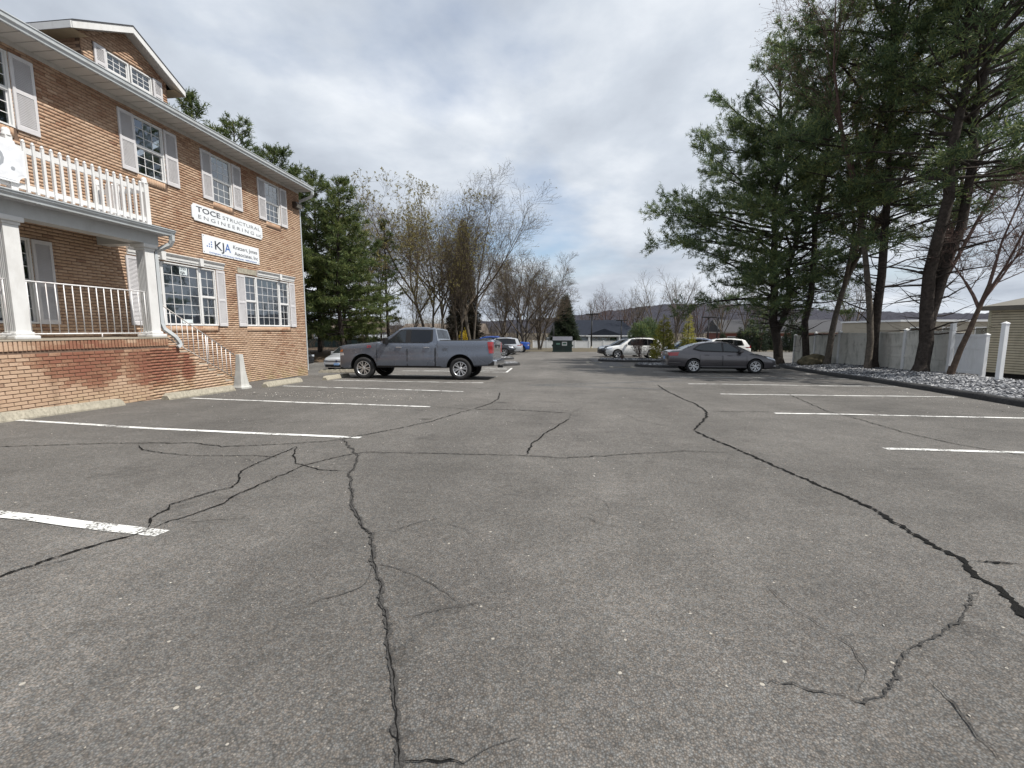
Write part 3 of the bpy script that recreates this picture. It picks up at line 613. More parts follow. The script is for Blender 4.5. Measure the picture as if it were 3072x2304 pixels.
CH, BLN, JT = 0.0677, 0.203, 0.010
def brick_rects(y0, y1, z0, z1, holes, xoff):
    """(ya, yb, za, zb, whole) for every brick of a running bond, cut at openings"""
    out = []; r0 = int(math.floor((z0 + 0.9) / CH)); r1 = int(math.ceil((z1 + 0.9) / CH))
    for r in range(r0, r1):
        za, zb = r * CH - 0.9, r * CH - 0.9 + CH - JT
        if za < z0 - 1e-6 or zb > z1 + 1e-6: continue
        sh = (r % 2) * BLN / 2 + xoff * 0.5
        c0 = int(math.floor((y0 + sh) / BLN)) - 1
        for c in range(c0, c0 + int((y1 - y0) / BLN) + 3):
            iv = [(max(y0, c * BLN - sh), min(y1, c * BLN - sh + BLN - JT))]
            for h in holes:
                if zb <= h[2] + 0.004 or za >= h[3] - 0.004: continue
                nv = []
                for a, b in iv:
                    if b <= h[0] or a >= h[1]: nv.append((a, b)); continue
                    if a < h[0]: nv.append((a, h[0]))
                    if b > h[1]: nv.append((h[1], b))
                iv = nv
            for a, b in iv:
                if b - a > 0.03: out.append((a, b, za, zb, b - a > BLN - JT - 1e-4))
    return out
def brick_mass(rects, X, name, parent, depth=0.013, seed=1):
    rg = np.random.default_rng(seed); n = len(rects); r = np.array([q[:4] for q in rects]); d = depth + rg.normal(0, 0.0012, n)
    j = rg.normal(0, 0.0012, (n, 2)); ya, yb, za, zb = r[:, 0] + j[:, 0], r[:, 1] + j[:, 1], r[:, 2], r[:, 3]
    c = 0.003; f = X + d; x0 = np.full(n, X - 0.004)
    V = np.stack([np.stack([x0, ya, za], 1), np.stack([x0, yb, za], 1), np.stack([x0, yb, zb], 1), np.stack([x0, ya, zb], 1),
                  np.stack([f, ya + c, za + c], 1), np.stack([f, yb - c, za + c], 1), np.stack([f, yb - c, zb - c], 1), np.stack([f, ya + c, zb - c], 1)], 1).reshape(-1, 3)
    F0 = np.array([(4,5,6,7),(0,1,5,4),(1,2,6,5),(2,3,7,6),(3,0,4,7)]); F = (F0[None] + 8 * np.arange(n)[:, None, None]).reshape(-1, 4)
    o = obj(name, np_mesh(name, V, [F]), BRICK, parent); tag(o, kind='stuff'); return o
wall = holed_wall("front_wall", WX, BY0, BY1, BZ0, BZ1, HOLES, MORTAR, BLD)
SILLS = [(a - .02, b + .03, UP[0] - .205, UP[0]) for a, b in UW] + [(a - .02, b + .03, LO[0] - .205, LO[0]) for a, b in LW]
brick_mass(brick_rects(BY0, BY1, BZ0, BZ1 - 0.02, HOLES + SILLS, WX), WX, "brick_courses", wall)
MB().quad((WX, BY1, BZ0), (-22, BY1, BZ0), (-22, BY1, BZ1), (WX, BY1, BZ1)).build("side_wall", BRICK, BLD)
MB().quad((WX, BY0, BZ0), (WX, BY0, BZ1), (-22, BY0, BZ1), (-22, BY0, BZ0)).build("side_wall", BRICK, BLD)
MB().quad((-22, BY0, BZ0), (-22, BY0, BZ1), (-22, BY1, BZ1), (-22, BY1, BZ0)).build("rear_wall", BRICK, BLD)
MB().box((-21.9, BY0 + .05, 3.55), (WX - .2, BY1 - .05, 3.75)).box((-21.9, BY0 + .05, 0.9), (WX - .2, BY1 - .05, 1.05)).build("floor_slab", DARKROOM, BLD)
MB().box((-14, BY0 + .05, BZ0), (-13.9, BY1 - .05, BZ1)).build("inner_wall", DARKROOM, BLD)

# windows --------------------------------------------------------
def window(a, b, c, d, cols, rows, meet=True, parent=None, X=WX, name="window", fr=0.038):
    """one sash window: outer frame, meeting rail, muntin bars, separate panes"""
    w = MB(); x0, x1 = X - 0.075, X + 0.012
    w.box((x0, a, c), (x1, a + fr, d)).box((x0, b - fr, c), (x1, b, d)).box((x0, a + fr, d - fr*.8), (x1, b - fr, d)).box((x0, a + fr, c), (x1 + 0.012, b - fr, c + fr*.8))
    W = w.build(name, WHITE, parent)
    ya, yb = a + fr, b - fr; zm = (c + d) / 2; halves = [(c + fr*.8, zm - .022, X - 0.05), (zm + .022, d - fr*.8, X - 0.03)] if meet else [(c + fr*.8, d - fr*.8, X - 0.03)]
    if meet: MB().box((X - 0.06, ya, zm - .022), (X - 0.008, yb, zm + .022)).build("meeting_rail", WHITE, W)
    for za, zb, xg in halves:
        s = 0.02; MB().box((xg - .012, ya, za), (xg + .014, ya + s, zb)).box((xg - .012, yb - s, za), (xg + .014, yb, zb)).box((xg - .0121, ya + s, za), (xg + .0139, yb - s, za + s)).box((xg - .0121, ya + s, zb - s), (xg + .0139, yb - s, zb)).build("sash", WHITE, W)
        p, q = ya + s, yb - s; u, v = za + s, zb - s; mw = 0.0068
        for i in range(1, cols): y = p + (q - p) * i / cols; MB().box((xg - .004, y - mw, u), (xg + .006, y + mw, v)).build("muntin", WHITE, W)
        for k in range(1, rows): z = u + (v - u) * k / rows; MB().box((xg - .0035, p, z - mw), (xg + .0055, q, z + mw)).build("muntin", WHITE, W)
        for i in range(cols):
            for k in range(rows):
                y0, y1 = p + (q - p) * i / cols, p + (q - p) * (i + 1) / cols; z0, z1 = u + (v - u) * k / rows, u + (v - u) * (k + 1) / rows
                t = random.uniform(-.0012, .0012)
                MB().quad((xg + t, y0, z0), (xg - t, y1, z0), (xg - t, y1, z1), (xg + t, y0, z1)).build("pane", GLASS, W)
    return W
def shutter(a, b, c, d, parent, X=WX, arch=False, mid=0.52):
    t = 0.05; x0, x1 = X + 0.014, X + 0.045; f = MB(); zm = c + (d - c) * mid
    f.box((x0, a, c), (x1, a + t, d)).box((x0, b - t, c), (x1, b, d)).box((x0, a + t, d - .075), (x1, b - t, d)).box((x0, a + t, c), (x1, b - t, c + .09)).box((x0, a + t, zm - .035), (x1, b - t, zm + .035))
    S = f.build("shutter", SHUT, parent); l = MB()
    for lo, hi in ((c + .09, zm - .035), (zm + .035, d - .075)):
        n = int((hi - lo) / 0.031)
        for k in range(n):
            z = lo + (hi - lo) * (k + .5) / n; h = 0.5 * (hi - lo) / n
            l.add([(x1 - .004, a + t, z - h * .9), (x1 - .004, b - t, z - h * .9), (x0 + .008, b - t, z + h * 1.0), (x0 + .008, a + t, z + h * 1.0), (x1 - .009, a + t, z - h * 1.1), (x1 - .009, b - t, z - h * 1.1)], [(0, 1, 2, 3), (4, 5, 1, 0)])
    l.box((x0 - .001, a + t, c + .09), (x0 + .004, b - t, d - .075))
    L_ = l.build("louvres", SHUT, S); tag(L_, kind='stuff'); return S
random.seed(4)
CURT = pm("blind_fabric", (0.50, 0.56, 0.60), 0.8, 0.12, 5); CURT2 = pm("curtain_pale", (0.42, 0.43, 0.42), 0.9, 0.1, 4)
for a, b in UWs[1:]:
    window(a, b, *UP, 3, 3, True, BLD)
    MB().box((WX - .30, b - .26, UP[0]), (WX - .26, b - .06, UP[1])).build("curtain", CURT2, BLD)
for a, b in UW:
    shutter(a - .405, a - .012, UP[0] - .012, UP[1] - .005, BLD); shutter(b + .012, b + .405, UP[0] - .012, UP[1] - .005, BLD)
for a, b in LW:
    wi = (b - a); s = 0.60 if a < 12 else 0.585
    window(a, a + s, *LO, 2, 3, True, BLD); window(b - s, b, *LO, 2, 3, True, BLD); window(a + s, b - s, *LO, 4, 6, False, BLD)
    for k in range(26):
        y = a + 0.1 + (wi - .2) * k / 25; rz = R(random.uniform(-38, -8)); M = Matrix.Translation((WX - .2, y, 0)) @ Matrix.Rotation(rz, 4, 'Z')
        MB().box((-.004, -.042, LO[0] + .03), (.004, .042, LO[1] - .04), M).build("blind_slat", CURT, BLD)
    shutter(a - .40, a - .012, LO[0] - .01, LO[1], BLD, mid=0.47); shutter(b + .012, b + .36, LO[0] - .01, LO[1] + .005, BLD, mid=0.47)
window(*PW, *LO, 4, 3, True, BLD); shutter(PW[1] + .012, PW[1] + .37, LO[0] - .01, LO[1] - .01, BLD, mid=0.47)
D = MB().box((WX - .07, PD[0], 1.1), (WX + .01, PD[1], 3.05)).build("door", WHITE2, BLD); MB().bevbox((WX + .01, PD[1] - .12, 2.0), (WX + .06, PD[1] - .07, 2.14), .008).build("handle", pm("brass", (0.5, 0.4, 0.2), 0.3, metal=1), D)
# brick sills: bricks on edge under each opening
for a, b, z in [(a - .02, b + .02, UP[0]) for a, b in UW] + [(a - .02, b + .02, LO[0]) for a, b in LW]:
    n = int((b - a) / 0.0677); r = [(a + i * .0677, a + i * .0677 + .058, z - .20, z - .016, False) for i in range(n)]
    brick_mass(r, WX, "sill_bricks", wall, 0.019, 7)
def crown(y0, y1, zb, parent, keys=()):
    pr = [(WX + .012, zb), (WX + .035, zb), (WX + .038, zb + .045), (WX + .055, zb + .055), (WX + .058, zb + .115), (WX + .085, zb + .15), (WX + .105, zb + .185), (WX + .105, zb + .205), (WX + .012, zb + .205)]
    H = MB().prism(pr, 1, y0, y1).build("header", WHITE2, parent)
    for k in keys: MB().prism([(k - .055, zb - .005), (k + .055, zb - .005), (k + .075, zb + .215), (k - .075, zb + .215)], 0, WX + .013, WX + .125).build("keystone", WHITE2, H)
crown(10.12, 13.27, 3.115, BLD, (11.06, 12.33)); crown(14.83, 17.0, 3.12, BLD, (16.05,))
MB().box((WX + .012, 13.9, 3.13), (WX + .028, 14.80, 3.30)).build("header_backing", CONC, BLD)

# roof, eave, gutter, dormer --------------------------------------
GX = -10.08
MB().box((GX, BY0 - .2, BZ1), (WX - .3, BY1 + .08, BZ1 + .02)).build("soffit", SOFF, BLD)
for k in range(60):
    y = BY0 + (BY1 - BY0) * k / 60; MB().box((GX + .03, y, BZ1 - .006), (WX + .02, y + .012, BZ1)).build("soffit_joint", pm("soffit_shade", (0.30, 0.29, 0.27), 0.7), BLD)
MB().prism([(WX + .014, BZ1 - .09), (WX + .03, BZ1 - .09), (WX + .03, BZ1), (WX + .014, BZ1)], 1, BY0, BY1 - .01).build("frieze", pm("frieze", (0.50, 0.48, 0.45), 0.6), BLD)
def gutter(y0, y1, x, z, name, parent, h=0.125):
    pr = [(x - .02, z + h), (x - .02, z + .002), (x + .055, z), (x + .062, z + .04), (x + .09, z + .075), (x + .095, z + h - .018), (x + .108, z + h - .016), (x + .108, z + h), (x + .098, z + h + .002)]
    return MB().prism(pr, 1, y0, y1).build(name, GUTT, parent)
gutter(BY0 - .2, 17.82, GX - .005, BZ1 + .005, "gutter", BLD, 0.165)
rp = math.tan(R(20)); RZ = BZ1 + .15
MB().prism([(GX + .03, RZ), (-16.3, RZ + 6.2 * rp), (-22.5, RZ), (-22.5, RZ - .05), (-16.3, RZ + 6.15 * rp), (GX + .03, RZ - .03)], 1, BY0 - .2, BY1 + .12).build("roof", SHING, BLD)
MB().prism([(WX - .3, BZ1), (-16.3, BZ1 + 5.5 * rp), (-22, BZ1)], 1, BY1 - .05, BY1 - .02).build("gable_wall", BRICK, BLD)
def downspout(path, name, parent): return MB().tube(path, 0, flat=(0.036, 0.045)).build(name, GUTT, parent)
downspout([(GX + .05, 17.72, BZ1), (GX + .05, 17.72, BZ1 - .11), (GX - .02, 17.73, BZ1 - .2), (WX - .02, 17.75, BZ1 - .36), (WX - .06, 17.76, BZ1 - .6), (WX - .06, 17.76, -0.4)], "downspout", BLD)
# dormer
DX = -11.0; dy0, dy1, dyc = 9.90, 12.16, 11.03; dz0, dze, dzp = 6.9, 8.17, 8.76
dm = MB(); pts = [(dy0, dz0), (dy1, dz0), (dy1, dze), (dyc, dzp - .06), (dy0, dze)]
[dm.quad(*[(DX, y, z) for y, z in q]) for q in ([(dy0, dz0), (10.47, dz0), (10.47, dze), (dy0, dze)], [(11.70, dz0), (dy1, dz0), (dy1, dze), (11.70, dze)], [(10.47, dz0), (11.70, dz0), (11.70, 7.1), (10.47, 7.1)], [(10.47, 7.93), (11.70, 7.93), (11.70, dze), (10.47, dze)], [(dy0, dze), (dy1, dze), (dyc, dzp - .06)])]; dm.quad((DX, dy0, dz0), (DX, dy0, dze), (-14.5, dy0, dze), (-14.5, dy0, dz0)).quad((DX, dy1, dz0), (-14.5, dy1, dz0), (-14.5, dy1, dze), (DX, dy1, dze))
DRM = dm.build("dormer", MORTAR, BLD)
dr = [(10.2, 12.0, 7.0, 7.99)]
rr = []
for q in brick_rects(dy0, dy1, 7.05, 8.66, [(10.18, 11.99, 6.9, 7.93)], DX):
    zt = q[3]
    if zt > dze: lim = (zt - dze) / (dzp - .06 - dze) * (dyc - dy0); a, b = max(q[0], dy0 + lim), min(q[1], dy1 - lim)
    else: a, b = q[0], q[1]
    if b - a > .03: rr.append((a, b, q[2], q[3], False))
brick_mass(rr, DX, "dormer_bricks", DRM)
sidebr = MB(); r0 = 7.05
for k in range(16):
    for j in range(12):
        x = DX - .02 - j * BLN - (k % 2) * .1; sidebr.box((x - BLN + JT, dy0 - .012, r0 + k * CH), (x, dy0 + .002, r0 + k * CH + CH - JT))
tag(sidebr.build("dormer_side_bricks", BRICK, DRM), kind='stuff')
window(10.47, 11.06, 7.1, 7.93, 3, 3, True, DRM, DX); window(11.10, 11.70, 7.1, 7.93, 3, 3, True, DRM, DX)
shutter(10.18, 10.455, 7.1, 7.94, DRM, DX); shutter(11.715, 11.985, 7.1, 7.94, DRM, DX)
ov = 0.36; sl = (dzp - dze) / (dyc - dy0)
for s in (-1, 1):
    ye = dyc + s * (dyc - dy0 + ov); ze = dze - sl * ov
    a = [(dyc, dzp), (ye, ze), (ye, ze - .15), (dyc, dzp - .15)]; a = a if s > 0 else a[::-1]
    MB().prism(a, 0, DX + .24, DX + .265).build("rake_board", WHITE2, DRM)
    MB().prism([(dyc, dzp), (ye, ze), (ye, ze + .03), (dyc, dzp + .03)], 0, DX + .275, -15.0).build("dormer_roof", SHING, DRM)
    MB().quad((DX + .24, ye, ze - .15), (-15, ye, ze - .15), (-15, ye - s * ov * .98, ze - .13), (DX + .24, ye - s * ov * .98, ze - .13)).build("dormer_soffit", pm("soffit_wood", (0.46, 0.36, 0.23), 0.7), DRM)
    MB().box((-15, min(ye, ye + s * .02), ze - .15), (DX + .24, max(ye, ye + s * .02), ze - .005)).build("fascia", WHITE2, DRM)
    q = [(DX + .001, dyc, dzp - .15), (DX + .24, dyc, dzp - .15), (DX + .24, ye, ze - .15), (DX + .001, ye, ze - .15)]
    MB().quad(*(q if s > 0 else q[::-1])).build("rake_soffit", SOFF, DRM)

# porch -------------------------------------------------------------
PY0, PY1, FZ = 1.2, 9.72, 1.10
base = MB().quad((PX, PY0, -.8), (PX, PY1, -.8), (PX, PY1, FZ), (PX, PY0, FZ)).quad((PX, PY1, -.8), (WX, PY1, -.8), (WX, PY1, FZ), (PX, PY1, FZ)).build("porch_base", MORTAR, BLD)
MB().box((WX + .02, PY0, FZ - .02), (PX + .03, PY1 + .02, FZ + .006)).build("porch_floor", pm("porch_concrete", (0.35, 0.31, 0.25), 0.9, 0.2, 6, dirt=(0.16, 0.15, 0.12), damt=0.6), BLD)
rects = brick_rects(PY0, PY1 - .005, -.75, FZ - .20, [], PX)
full = [q for q in rects if q[4] and q[0] > 6.15 and q[1] < 9.70 and q[3] > gz(PX, q[0]) + .02]
full = sorted(full, key=lambda q: q[0])[:240]; fs_ = set(full)
bme = MB(); bl, bh, bd, c = BLN - JT, CH - JT, 0.013, 0.004
bme.add([(-.004, 0, 0), (-.004, bl, 0), (-.004, bl, bh), (-.004, 0, bh), (bd, c, c), (bd, bl - c, c), (bd, bl - c, bh - c), (bd, c, bh - c)], [(4,5,6,7),(0,1,5,4),(1,2,6,5),(2,3,7,6),(3,0,4,7)])
BME = bme.mesh("brick"); BME.materials.append(BRICK); rb = random.Random(3)
for q in full:
    o = obj("brick", BME, None, base); o.location = (PX + rb.gauss(0, .0013), q[0] + rb.gauss(0, .001), q[2] + rb.gauss(0, .0006)); o.rotation_euler = (0, 0, rb.gauss(0, .004))
brick_mass([q for q in rects if q not in fs_], PX, "brick_courses", base, seed=5)
rme = MB(); rw, rh = 0.0577, 0.188
rme.add([(-.004, 0, 0), (-.004, rw, 0), (-.004, rw, rh), (-.004, 0, rh), (.02, c, c), (.02, rw - c, c), (.02, rw - c, rh - c), (.02, c, rh - c)], [(4,5,6,7),(0,1,5,4),(1,2,6,5),(2,3,7,6),(3,0,4,7)])
RME = rme.mesh("brick"); RME.materials.append(BRICK)
for k in range(48):
    y = 6.46 + k * .0677
    if y + rw < PY1: o = obj("brick", RME, None, base); o.location = (PX + rb.gauss(0, .0015), y, FZ - .20 + .006); o.rotation_euler = (rb.gauss(0, .006), 0, rb.gauss(0, .01))
brick_mass([(y, y + rw, FZ - .194, FZ - .006, False) for y in np.arange(PY0, 6.40, .0677)], PX, "edge_bricks", base, 0.02, 9)
# steps down along the wall, with a stepped brick side
NS = 7; sy0, sy1 = PY1, 11.72; stp = MB(); treads = MB(); sr = []
for k in range(NS):
    a = sy0 + (sy1 - sy0) * k / NS; b = sy0 + (sy1 - sy0) * (k + 1) / NS; zt = FZ - .175 * (k + 1) - .005
    stp.box((WX + .015, a, -.9), (PX - .002, b, zt - .02)); treads.box((WX + .02, a - .02, zt - .02), (PX - .02, b, zt + .01))
    sr += [r_ for r_ in brick_rects(a, b, -.8, zt + .01, [], PX)]
STP = stp.build("steps", MORTAR, BLD); treads.build("treads", MATS["porch_concrete"], STP)
srm = {}
for r_ in sr: srm.setdefault(round(r_[2], 4), []).append(r_)
merged = []
for z, lst in srm.items():      # close the cuts between neighbouring steps
    ye = max(q[1] for q in lst); merged += [q for q in brick_rects(sy0 + .003, ye, z - .001, z + CH, [], PX) if abs(q[2] - z) < .002]
brick_mass(merged, PX, "step_bricks", STP, seed=6)
# columns
def column(y, with_lamp=False):
    s = MB(); h = 0.115; zb, zt = FZ + .12, 3.14; pts = []
    def side(p, q, flutes):
        p, q = Vector(p), Vector(q); d = (q - p); n = Vector((d.y, -d.x)).normalized(); L_ = []
        if not flutes: return [p]
        L_.append(p); m = 5
        for i in range(m):
            t0 = .12 + .76 * i / m; t1 = t0 + .76 / m * .62
            L_ += [p + d * t0, p + d * (t0 + .02) - n * .022, p + d * (t1 - .02) - n * .022, p + d * t1]
        return L_
    cs = [(-h, -h), (h, -h), (h, h), (-h, h)]; poly = []
    for i in range(4): poly += side(cs[i], cs[(i+1) % 4], i in (0, 2, 3))
    X0 = PX - .17; s.prism([(X0 + p[0], y + p[1]) for p in poly], 2, zb, zt)
    C_ = s.build("column", WHITE2, BLD)
    MB().bevbox((X0 - .195, y - .195, FZ + .006), (X0 + .195, y + .195, FZ + .075), .02).bevbox((X0 - .15, y - .15, FZ + .07), (X0 + .15, y + .15, FZ + .14), .03).build("plinth", WHITE2, C_)
    MB().bevbox((X0 - .135, y - .135, 3.06), (X0 + .135, y + .135, 3.11), .012).bevbox((X0 - .175, y - .175, 3.11), (X0 + .175, y + .175, 3.20), .02).build("capital", WHITE2, C_)
    return C_
for y in (2.2, 4.55, 6.90, 9.50): column(y)
MB().box((PX - .33, PY0, 3.20), (PX - .02, 9.72, 3.44)).box((WX + .03, 9.42, 3.203), (PX - .33, 9.70, 3.44)).build("porch_beam", pm("beam_paint", (0.50, 0.51, 0.51), 0.55, 0.05, 4, dirt=(0.3, 0.29, 0.27), damt=0.4), BLD)
MB().box((WX + .02, PY0, 3.40), (PX - .3, 9.45, 3.42)).build("porch_ceiling", SOFF, BLD)
MB().prism([(WX + .01, 3.72), (PX + .15, 3.56), (PX + .15, 3.44), (WX + .01, 3.44)], 1, PY0, 9.86).build("porch_roof", pm("roof_membrane", (0.42, 0.43, 0.45), 0.7, 0.15, 3), BLD)
gutter(PY0, 9.93, PX + .16, 3.445, "gutter", BLD, 0.125)
MB().box((PX + .10, PY0, 3.572), (PX + .24, 9.9, 3.58)).build("drip_edge", WHITE2, BLD)
XD = PX - .10
downspout([(PX + .21, 9.85, 3.46), (PX + .21, 9.85, 3.34), (PX + .16, 9.84, 3.24), (XD, 9.70, 3.08), (XD, 9.69, 2.95), (XD, 9.69, 1.42), (XD + .02, 9.73, 1.3), (PX + .02, 9.90, 1.12), (PX + .04, 9.98, 1.0), (PX + .05, 10.0, .92), (PX + .04, 9.93, .86)], "downspout", BLD)
# balustrade on the porch roof
BAL = MB().box((PX - .022, 4.0, 4.30), (PX + .022, 9.42, 4.40)).box((PX - .022, 4.0, 3.68), (PX + .022, 9.42, 3.77)).build("balustrade", WHITE, BLD)
def picket(x, y, z0, z1, parent, r=0.021):
    m = MB(); m.box((x - r, y - r, z0), (x + r, y + r, z1 - .05)); m.lathe([(r * .75, z1 - .05), (r * 1.3, z1 - .046), (r * 1.3, z1 - .03), (r * .95, z1 - .026), (r * 1.05, z1 - .016), (r * .7, z1 - .004), (0, z1)], 8, Matrix.Translation((x, y, 0))); m.build("picket", WHITE, parent)
yy = 9.335
while yy > 4.1:
    if abs(yy - 6.96) > .09: picket(PX + .028, yy, 3.64, 4.52, BAL)
    yy -= 0.1445
def newel(x, y, z0, z1, parent, r=0.05):
    m = MB(); m.box((x - r, y - r, z0), (x + r, y + r, z1 - .13)); m.lathe([(r * 1.25, z1 - .13), (r * 1.3, z1 - .1), (r * 1.05, z1 - .085), (r * 1.15, z1 - .06), (r * .95, z1 - .02), (r * .5, z1 - .004), (0, z1)], 14, Matrix.Translation((x, y, 0))); m.build("newel_post", WHITE, parent)
newel(PX, 9.47, 3.55, 4.63, BAL); newel(PX, 6.96, 3.55, 4.63, BAL); newel(WX + .12, 9.47, 3.62, 4.63, BAL)
MB().box((WX + .1, 9.448, 4.30), (PX - .05, 9.492, 4.40)).box((WX + .1, 9.448, 3.70), (PX - .05, 9.492, 3.79)).build("return_rail", WHITE, BAL)
for k in range(8): picket(WX + .26 + k * .137, 9.44, 3.66, 4.52, BAL)
# iron railings
RAILM = pm("painted_iron", (0.74, 0.74, 0.75), 0.5, 0.06, 5, dirt=(0.30, 0.16, 0.09), dscale=6, damt=0.45)
def iron_rail(y0, y1, parent):
    r = MB().tube([(PX - .12, y0, 2.13), (PX - .12, y1, 2.13)], .013, 8).tube([(PX - .12, y0, 1.20), (PX - .12, y1, 1.20)], .013, 8).tube([(PX - .12, (y0 + y1)/2 + .1, FZ), (PX - .12, (y0 + y1)/2 + .1, 1.2)], .012, 6).build("porch_railing", RAILM, BLD)
    n = 15
    for k in range(n + 1): y = y0 + .03 + (y1 - y0 - .06) * k / n; MB().tube([(PX - .12, y, 1.2), (PX - .12, y, 2.13)], .009, 6).build("baluster", RAILM, r)
iron_rail(7.04, 9.36, BLD); iron_rail(4.69, 6.76, BLD)
SR = MB().tube([(PX - .08, 9.72, 1.85), (PX - .08, 11.93, .57)], .014, 8).tube([(PX - .08, 9.72, 1.12), (PX - .08, 11.90, -.10)], .012, 8).build("step_railing", pm("worn_rail", (0.45, 0.43, 0.41), 0.5, 0.25, 7, dirt=(0.2, 0.12, 0.08), dscale=5, damt=0.6), BLD)
for k in range(14):
    t = (k + .3) / 14.2; y = 9.72 + 2.2 * t; MB().tube([(PX - .08, y, 1.12 - 1.22 * t), (PX - .08, y, 1.85 - 1.28 * t)], .009, 6).build("baluster", RAILM, SR)
MB().tube([(PX - .08, 10.95, .25), (PX - .08, 10.95, 1.13)], .015, 6).build("stanchion", RAILM, SR)

# signs, lamps and small things on the front ------------------------
SIGNW = pm("sign_white", (0.76, 0.79, 0.82), 0.4, 0.02, 2, dirt=(0.55, 0.56, 0.57), dscale=3, damt=0.25); INK = pm("sign_ink", (0.045, 0.05, 0.065), 0.5, 0.03); BLUE = pm("sign_blue", (0.045, 0.13, 0.40), 0.5, 0.03); GREYI = pm("sign_grey", (0.33, 0.35, 0.38), 0.5, 0.03)
def lettering(txt, y, z, cap, width, X, mat, parent, bold=0.0, name="lettering", spacing=1.0):
    me = text_mesh(txt, cap / 0.69, 0.0015, bold, spacing, width); me.transform(Matrix.Translation((X, y, z)) @ WALLM); return obj(name, me, mat, parent)
def scalloped(y0, y1, z0, z1, r):
    out = []
    for cy, cz, a0 in ((y0, z0, 90), (y1, z0, 180), (y1, z1, 270), (y0, z1, 360)):
        for k in range(6): a = R(a0 - 90 * k / 5); out.append((cy + r * math.cos(a), cz + r * math.sin(a)))
    return out
SX = WX + .02
s1 = root_at("office_sign", (SX, 13.7, 4.41), "white scalloped board reading TOCE STRUCTURAL ENGINEERING LLC on the brick wall", "sign")
MB().prism(scalloped(12.2, 15.24, 4.41, 4.88, .07), 0, SX, SX + .025).build("board", SIGNW, s1)
lettering("TOCE", 12.36, 4.675, .145, .92, SX + .028, INK, s1, 0.002); lettering("STRUCTURAL", 13.38, 4.68, .105, 1.74, SX + .028, INK, s1, -.0022, spacing=1.05)
lettering("ENGINEERING", 12.42, 4.49, .105, 2.37, SX + .028, INK, s1, -.0022, spacing=1.45); lettering("LLC", 14.91, 4.485, .07, .25, SX + .028, INK, s1)
s2 = root_at("company_sign", (SX, 13.75, 3.53), "white rectangular board reading KJA Kratzert, Jones Associates below the scalloped sign", "sign")
MB().box((SX, 12.51, 3.53), (SX + .015, 15.0, 4.075)).build("board", SIGNW, s2)
lettering("KJ", 12.98, 3.71, .25, .38, SX + .018, INK, s2, .002); lettering("A", 13.39, 3.71, .25, .25, SX + .018, BLUE, s2, .002)
lettering("Kratzert, Jones", 13.76, 3.86, .115, 1.14, SX + .018, INK, s2); lettering("Associates, Inc", 13.80, 3.665, .115, 1.12, SX + .018, INK, s2)
lettering("Civil Engineers \u2022 Land Surveyors \u2022 Site Planners \u2022 Building Engineers", 12.74, 3.565, .042, 2.12, SX + .018, BLUE, s2)
for r_ in range(3):
    for c_ in range(3):
        if c_ + r_ >= 2: MB().box((SX + .0155, 12.66 + c_ * .085, 3.74 + (2 - r_) * .07), (SX + .0185, 12.70 + c_ * .085, 3.775 + (2 - r_) * .07)).build("logo_dot", BLUE, s2)
for y, z in ((12.55, 4.03), (14.96, 4.03), (12.55, 3.575), (14.96, 3.575), (13.75, 3.545)): MB().lathe([(0, .005), (.012, .004), (.014, 0)], 8, Matrix.Translation((SX + .016, y, z)) @ Matrix.Rotation(R(90), 4, 'Y')).build("screw", IRON, s2)
BX = PX + .06
s3 = root_at("balcony_sign", (BX, 6.4, 3.78), "white scalloped sign board with grey letters hung on the balcony railing", "sign")
MB().prism(scalloped(5.2, 7.12, 3.74, 4.42, .12), 0, BX, BX + .03).build("board", SIGNW, s3)
MB().prism(scalloped(5.23, 7.09, 3.77, 4.39, .12), 0, BX + .03, BX + .034).build("panel_edge", pm("sign_white2", (0.74, 0.76, 0.80), 0.4), s3)
lettering("O", 6.52, 3.94, .30, .30, BX + .037, GREYI, s3, .004); lettering(".", 6.9, 3.94, .30, .06, BX + .037, GREYI, s3, .003)
n1 = root_at("window_notice", (WX - .02, 11.93, 2.8), "white paper notice reading 1755 KJA in the lower window", "notice")
MB().box((WX - .022, 11.66, 2.805), (WX - .018, 11.92, 3.04)).build("paper", pm("paper_white", (0.62, 0.68, 0.70), 0.7), n1)
lettering("1755", 11.68, 2.94, .065, .20, WX - .016, INK, n1, .002); lettering("KJA", 11.69, 2.835, .06, .15, WX - .016, INK, n1, .002)
n2 = MB().box((WX - .02, 11.62, 1.47), (WX - .016, 11.98, 1.57)).build("window_notice", MATS["paper_white"]); tag(n2, "small pale card standing at the bottom of the lower window", "notice")

wl = root_at("wall_light", (WX, 17.4, 6.0), "bronze flood light box high on the wall by the building corner", "lamp")
BRONZE = pm("bronze", (0.045, 0.032, 0.026), 0.5, 0.15)
MB().prism([(WX + .012, 6.02), (WX + .16, 6.05), (WX + .22, 6.14), (WX + .16, 6.25), (WX + .012, 6.25)], 1, 17.2, 17.56).build("housing", BRONZE, wl)
MB().quad((WX + .166, 17.23, 6.045), (WX + .166, 17.54, 6.045), (WX + .229, 17.54, 6.15), (WX + .229, 17.23, 6.15)).box((WX + .1, 17.56, 6.05), (WX + .2, 17.563, 6.2)).build("lens", pm("frosted_lens", (0.40, 0.39, 0.35), 0.3), wl)
cl = root_at("column_lamp", (PX - .17, 6.76, 2.55), "small black spot lamp on the fluted face of the porch column", "lamp")
MB().bevbox((PX - .28, 6.66, 2.60), (PX - .19, 6.762, 2.70), .015).build("housing", BRONZE, cl); MB().bevbox((PX - .27, 6.64, 2.57), (PX - .2, 6.70, 2.605), .01).build("lens", MATS["frosted_lens"], cl)
tp = root_at("tapered_post", (-9.28, 12.02, gz(-9.28, 12.02)), "tapered light grey moulded post at the foot of the porch steps", "post")
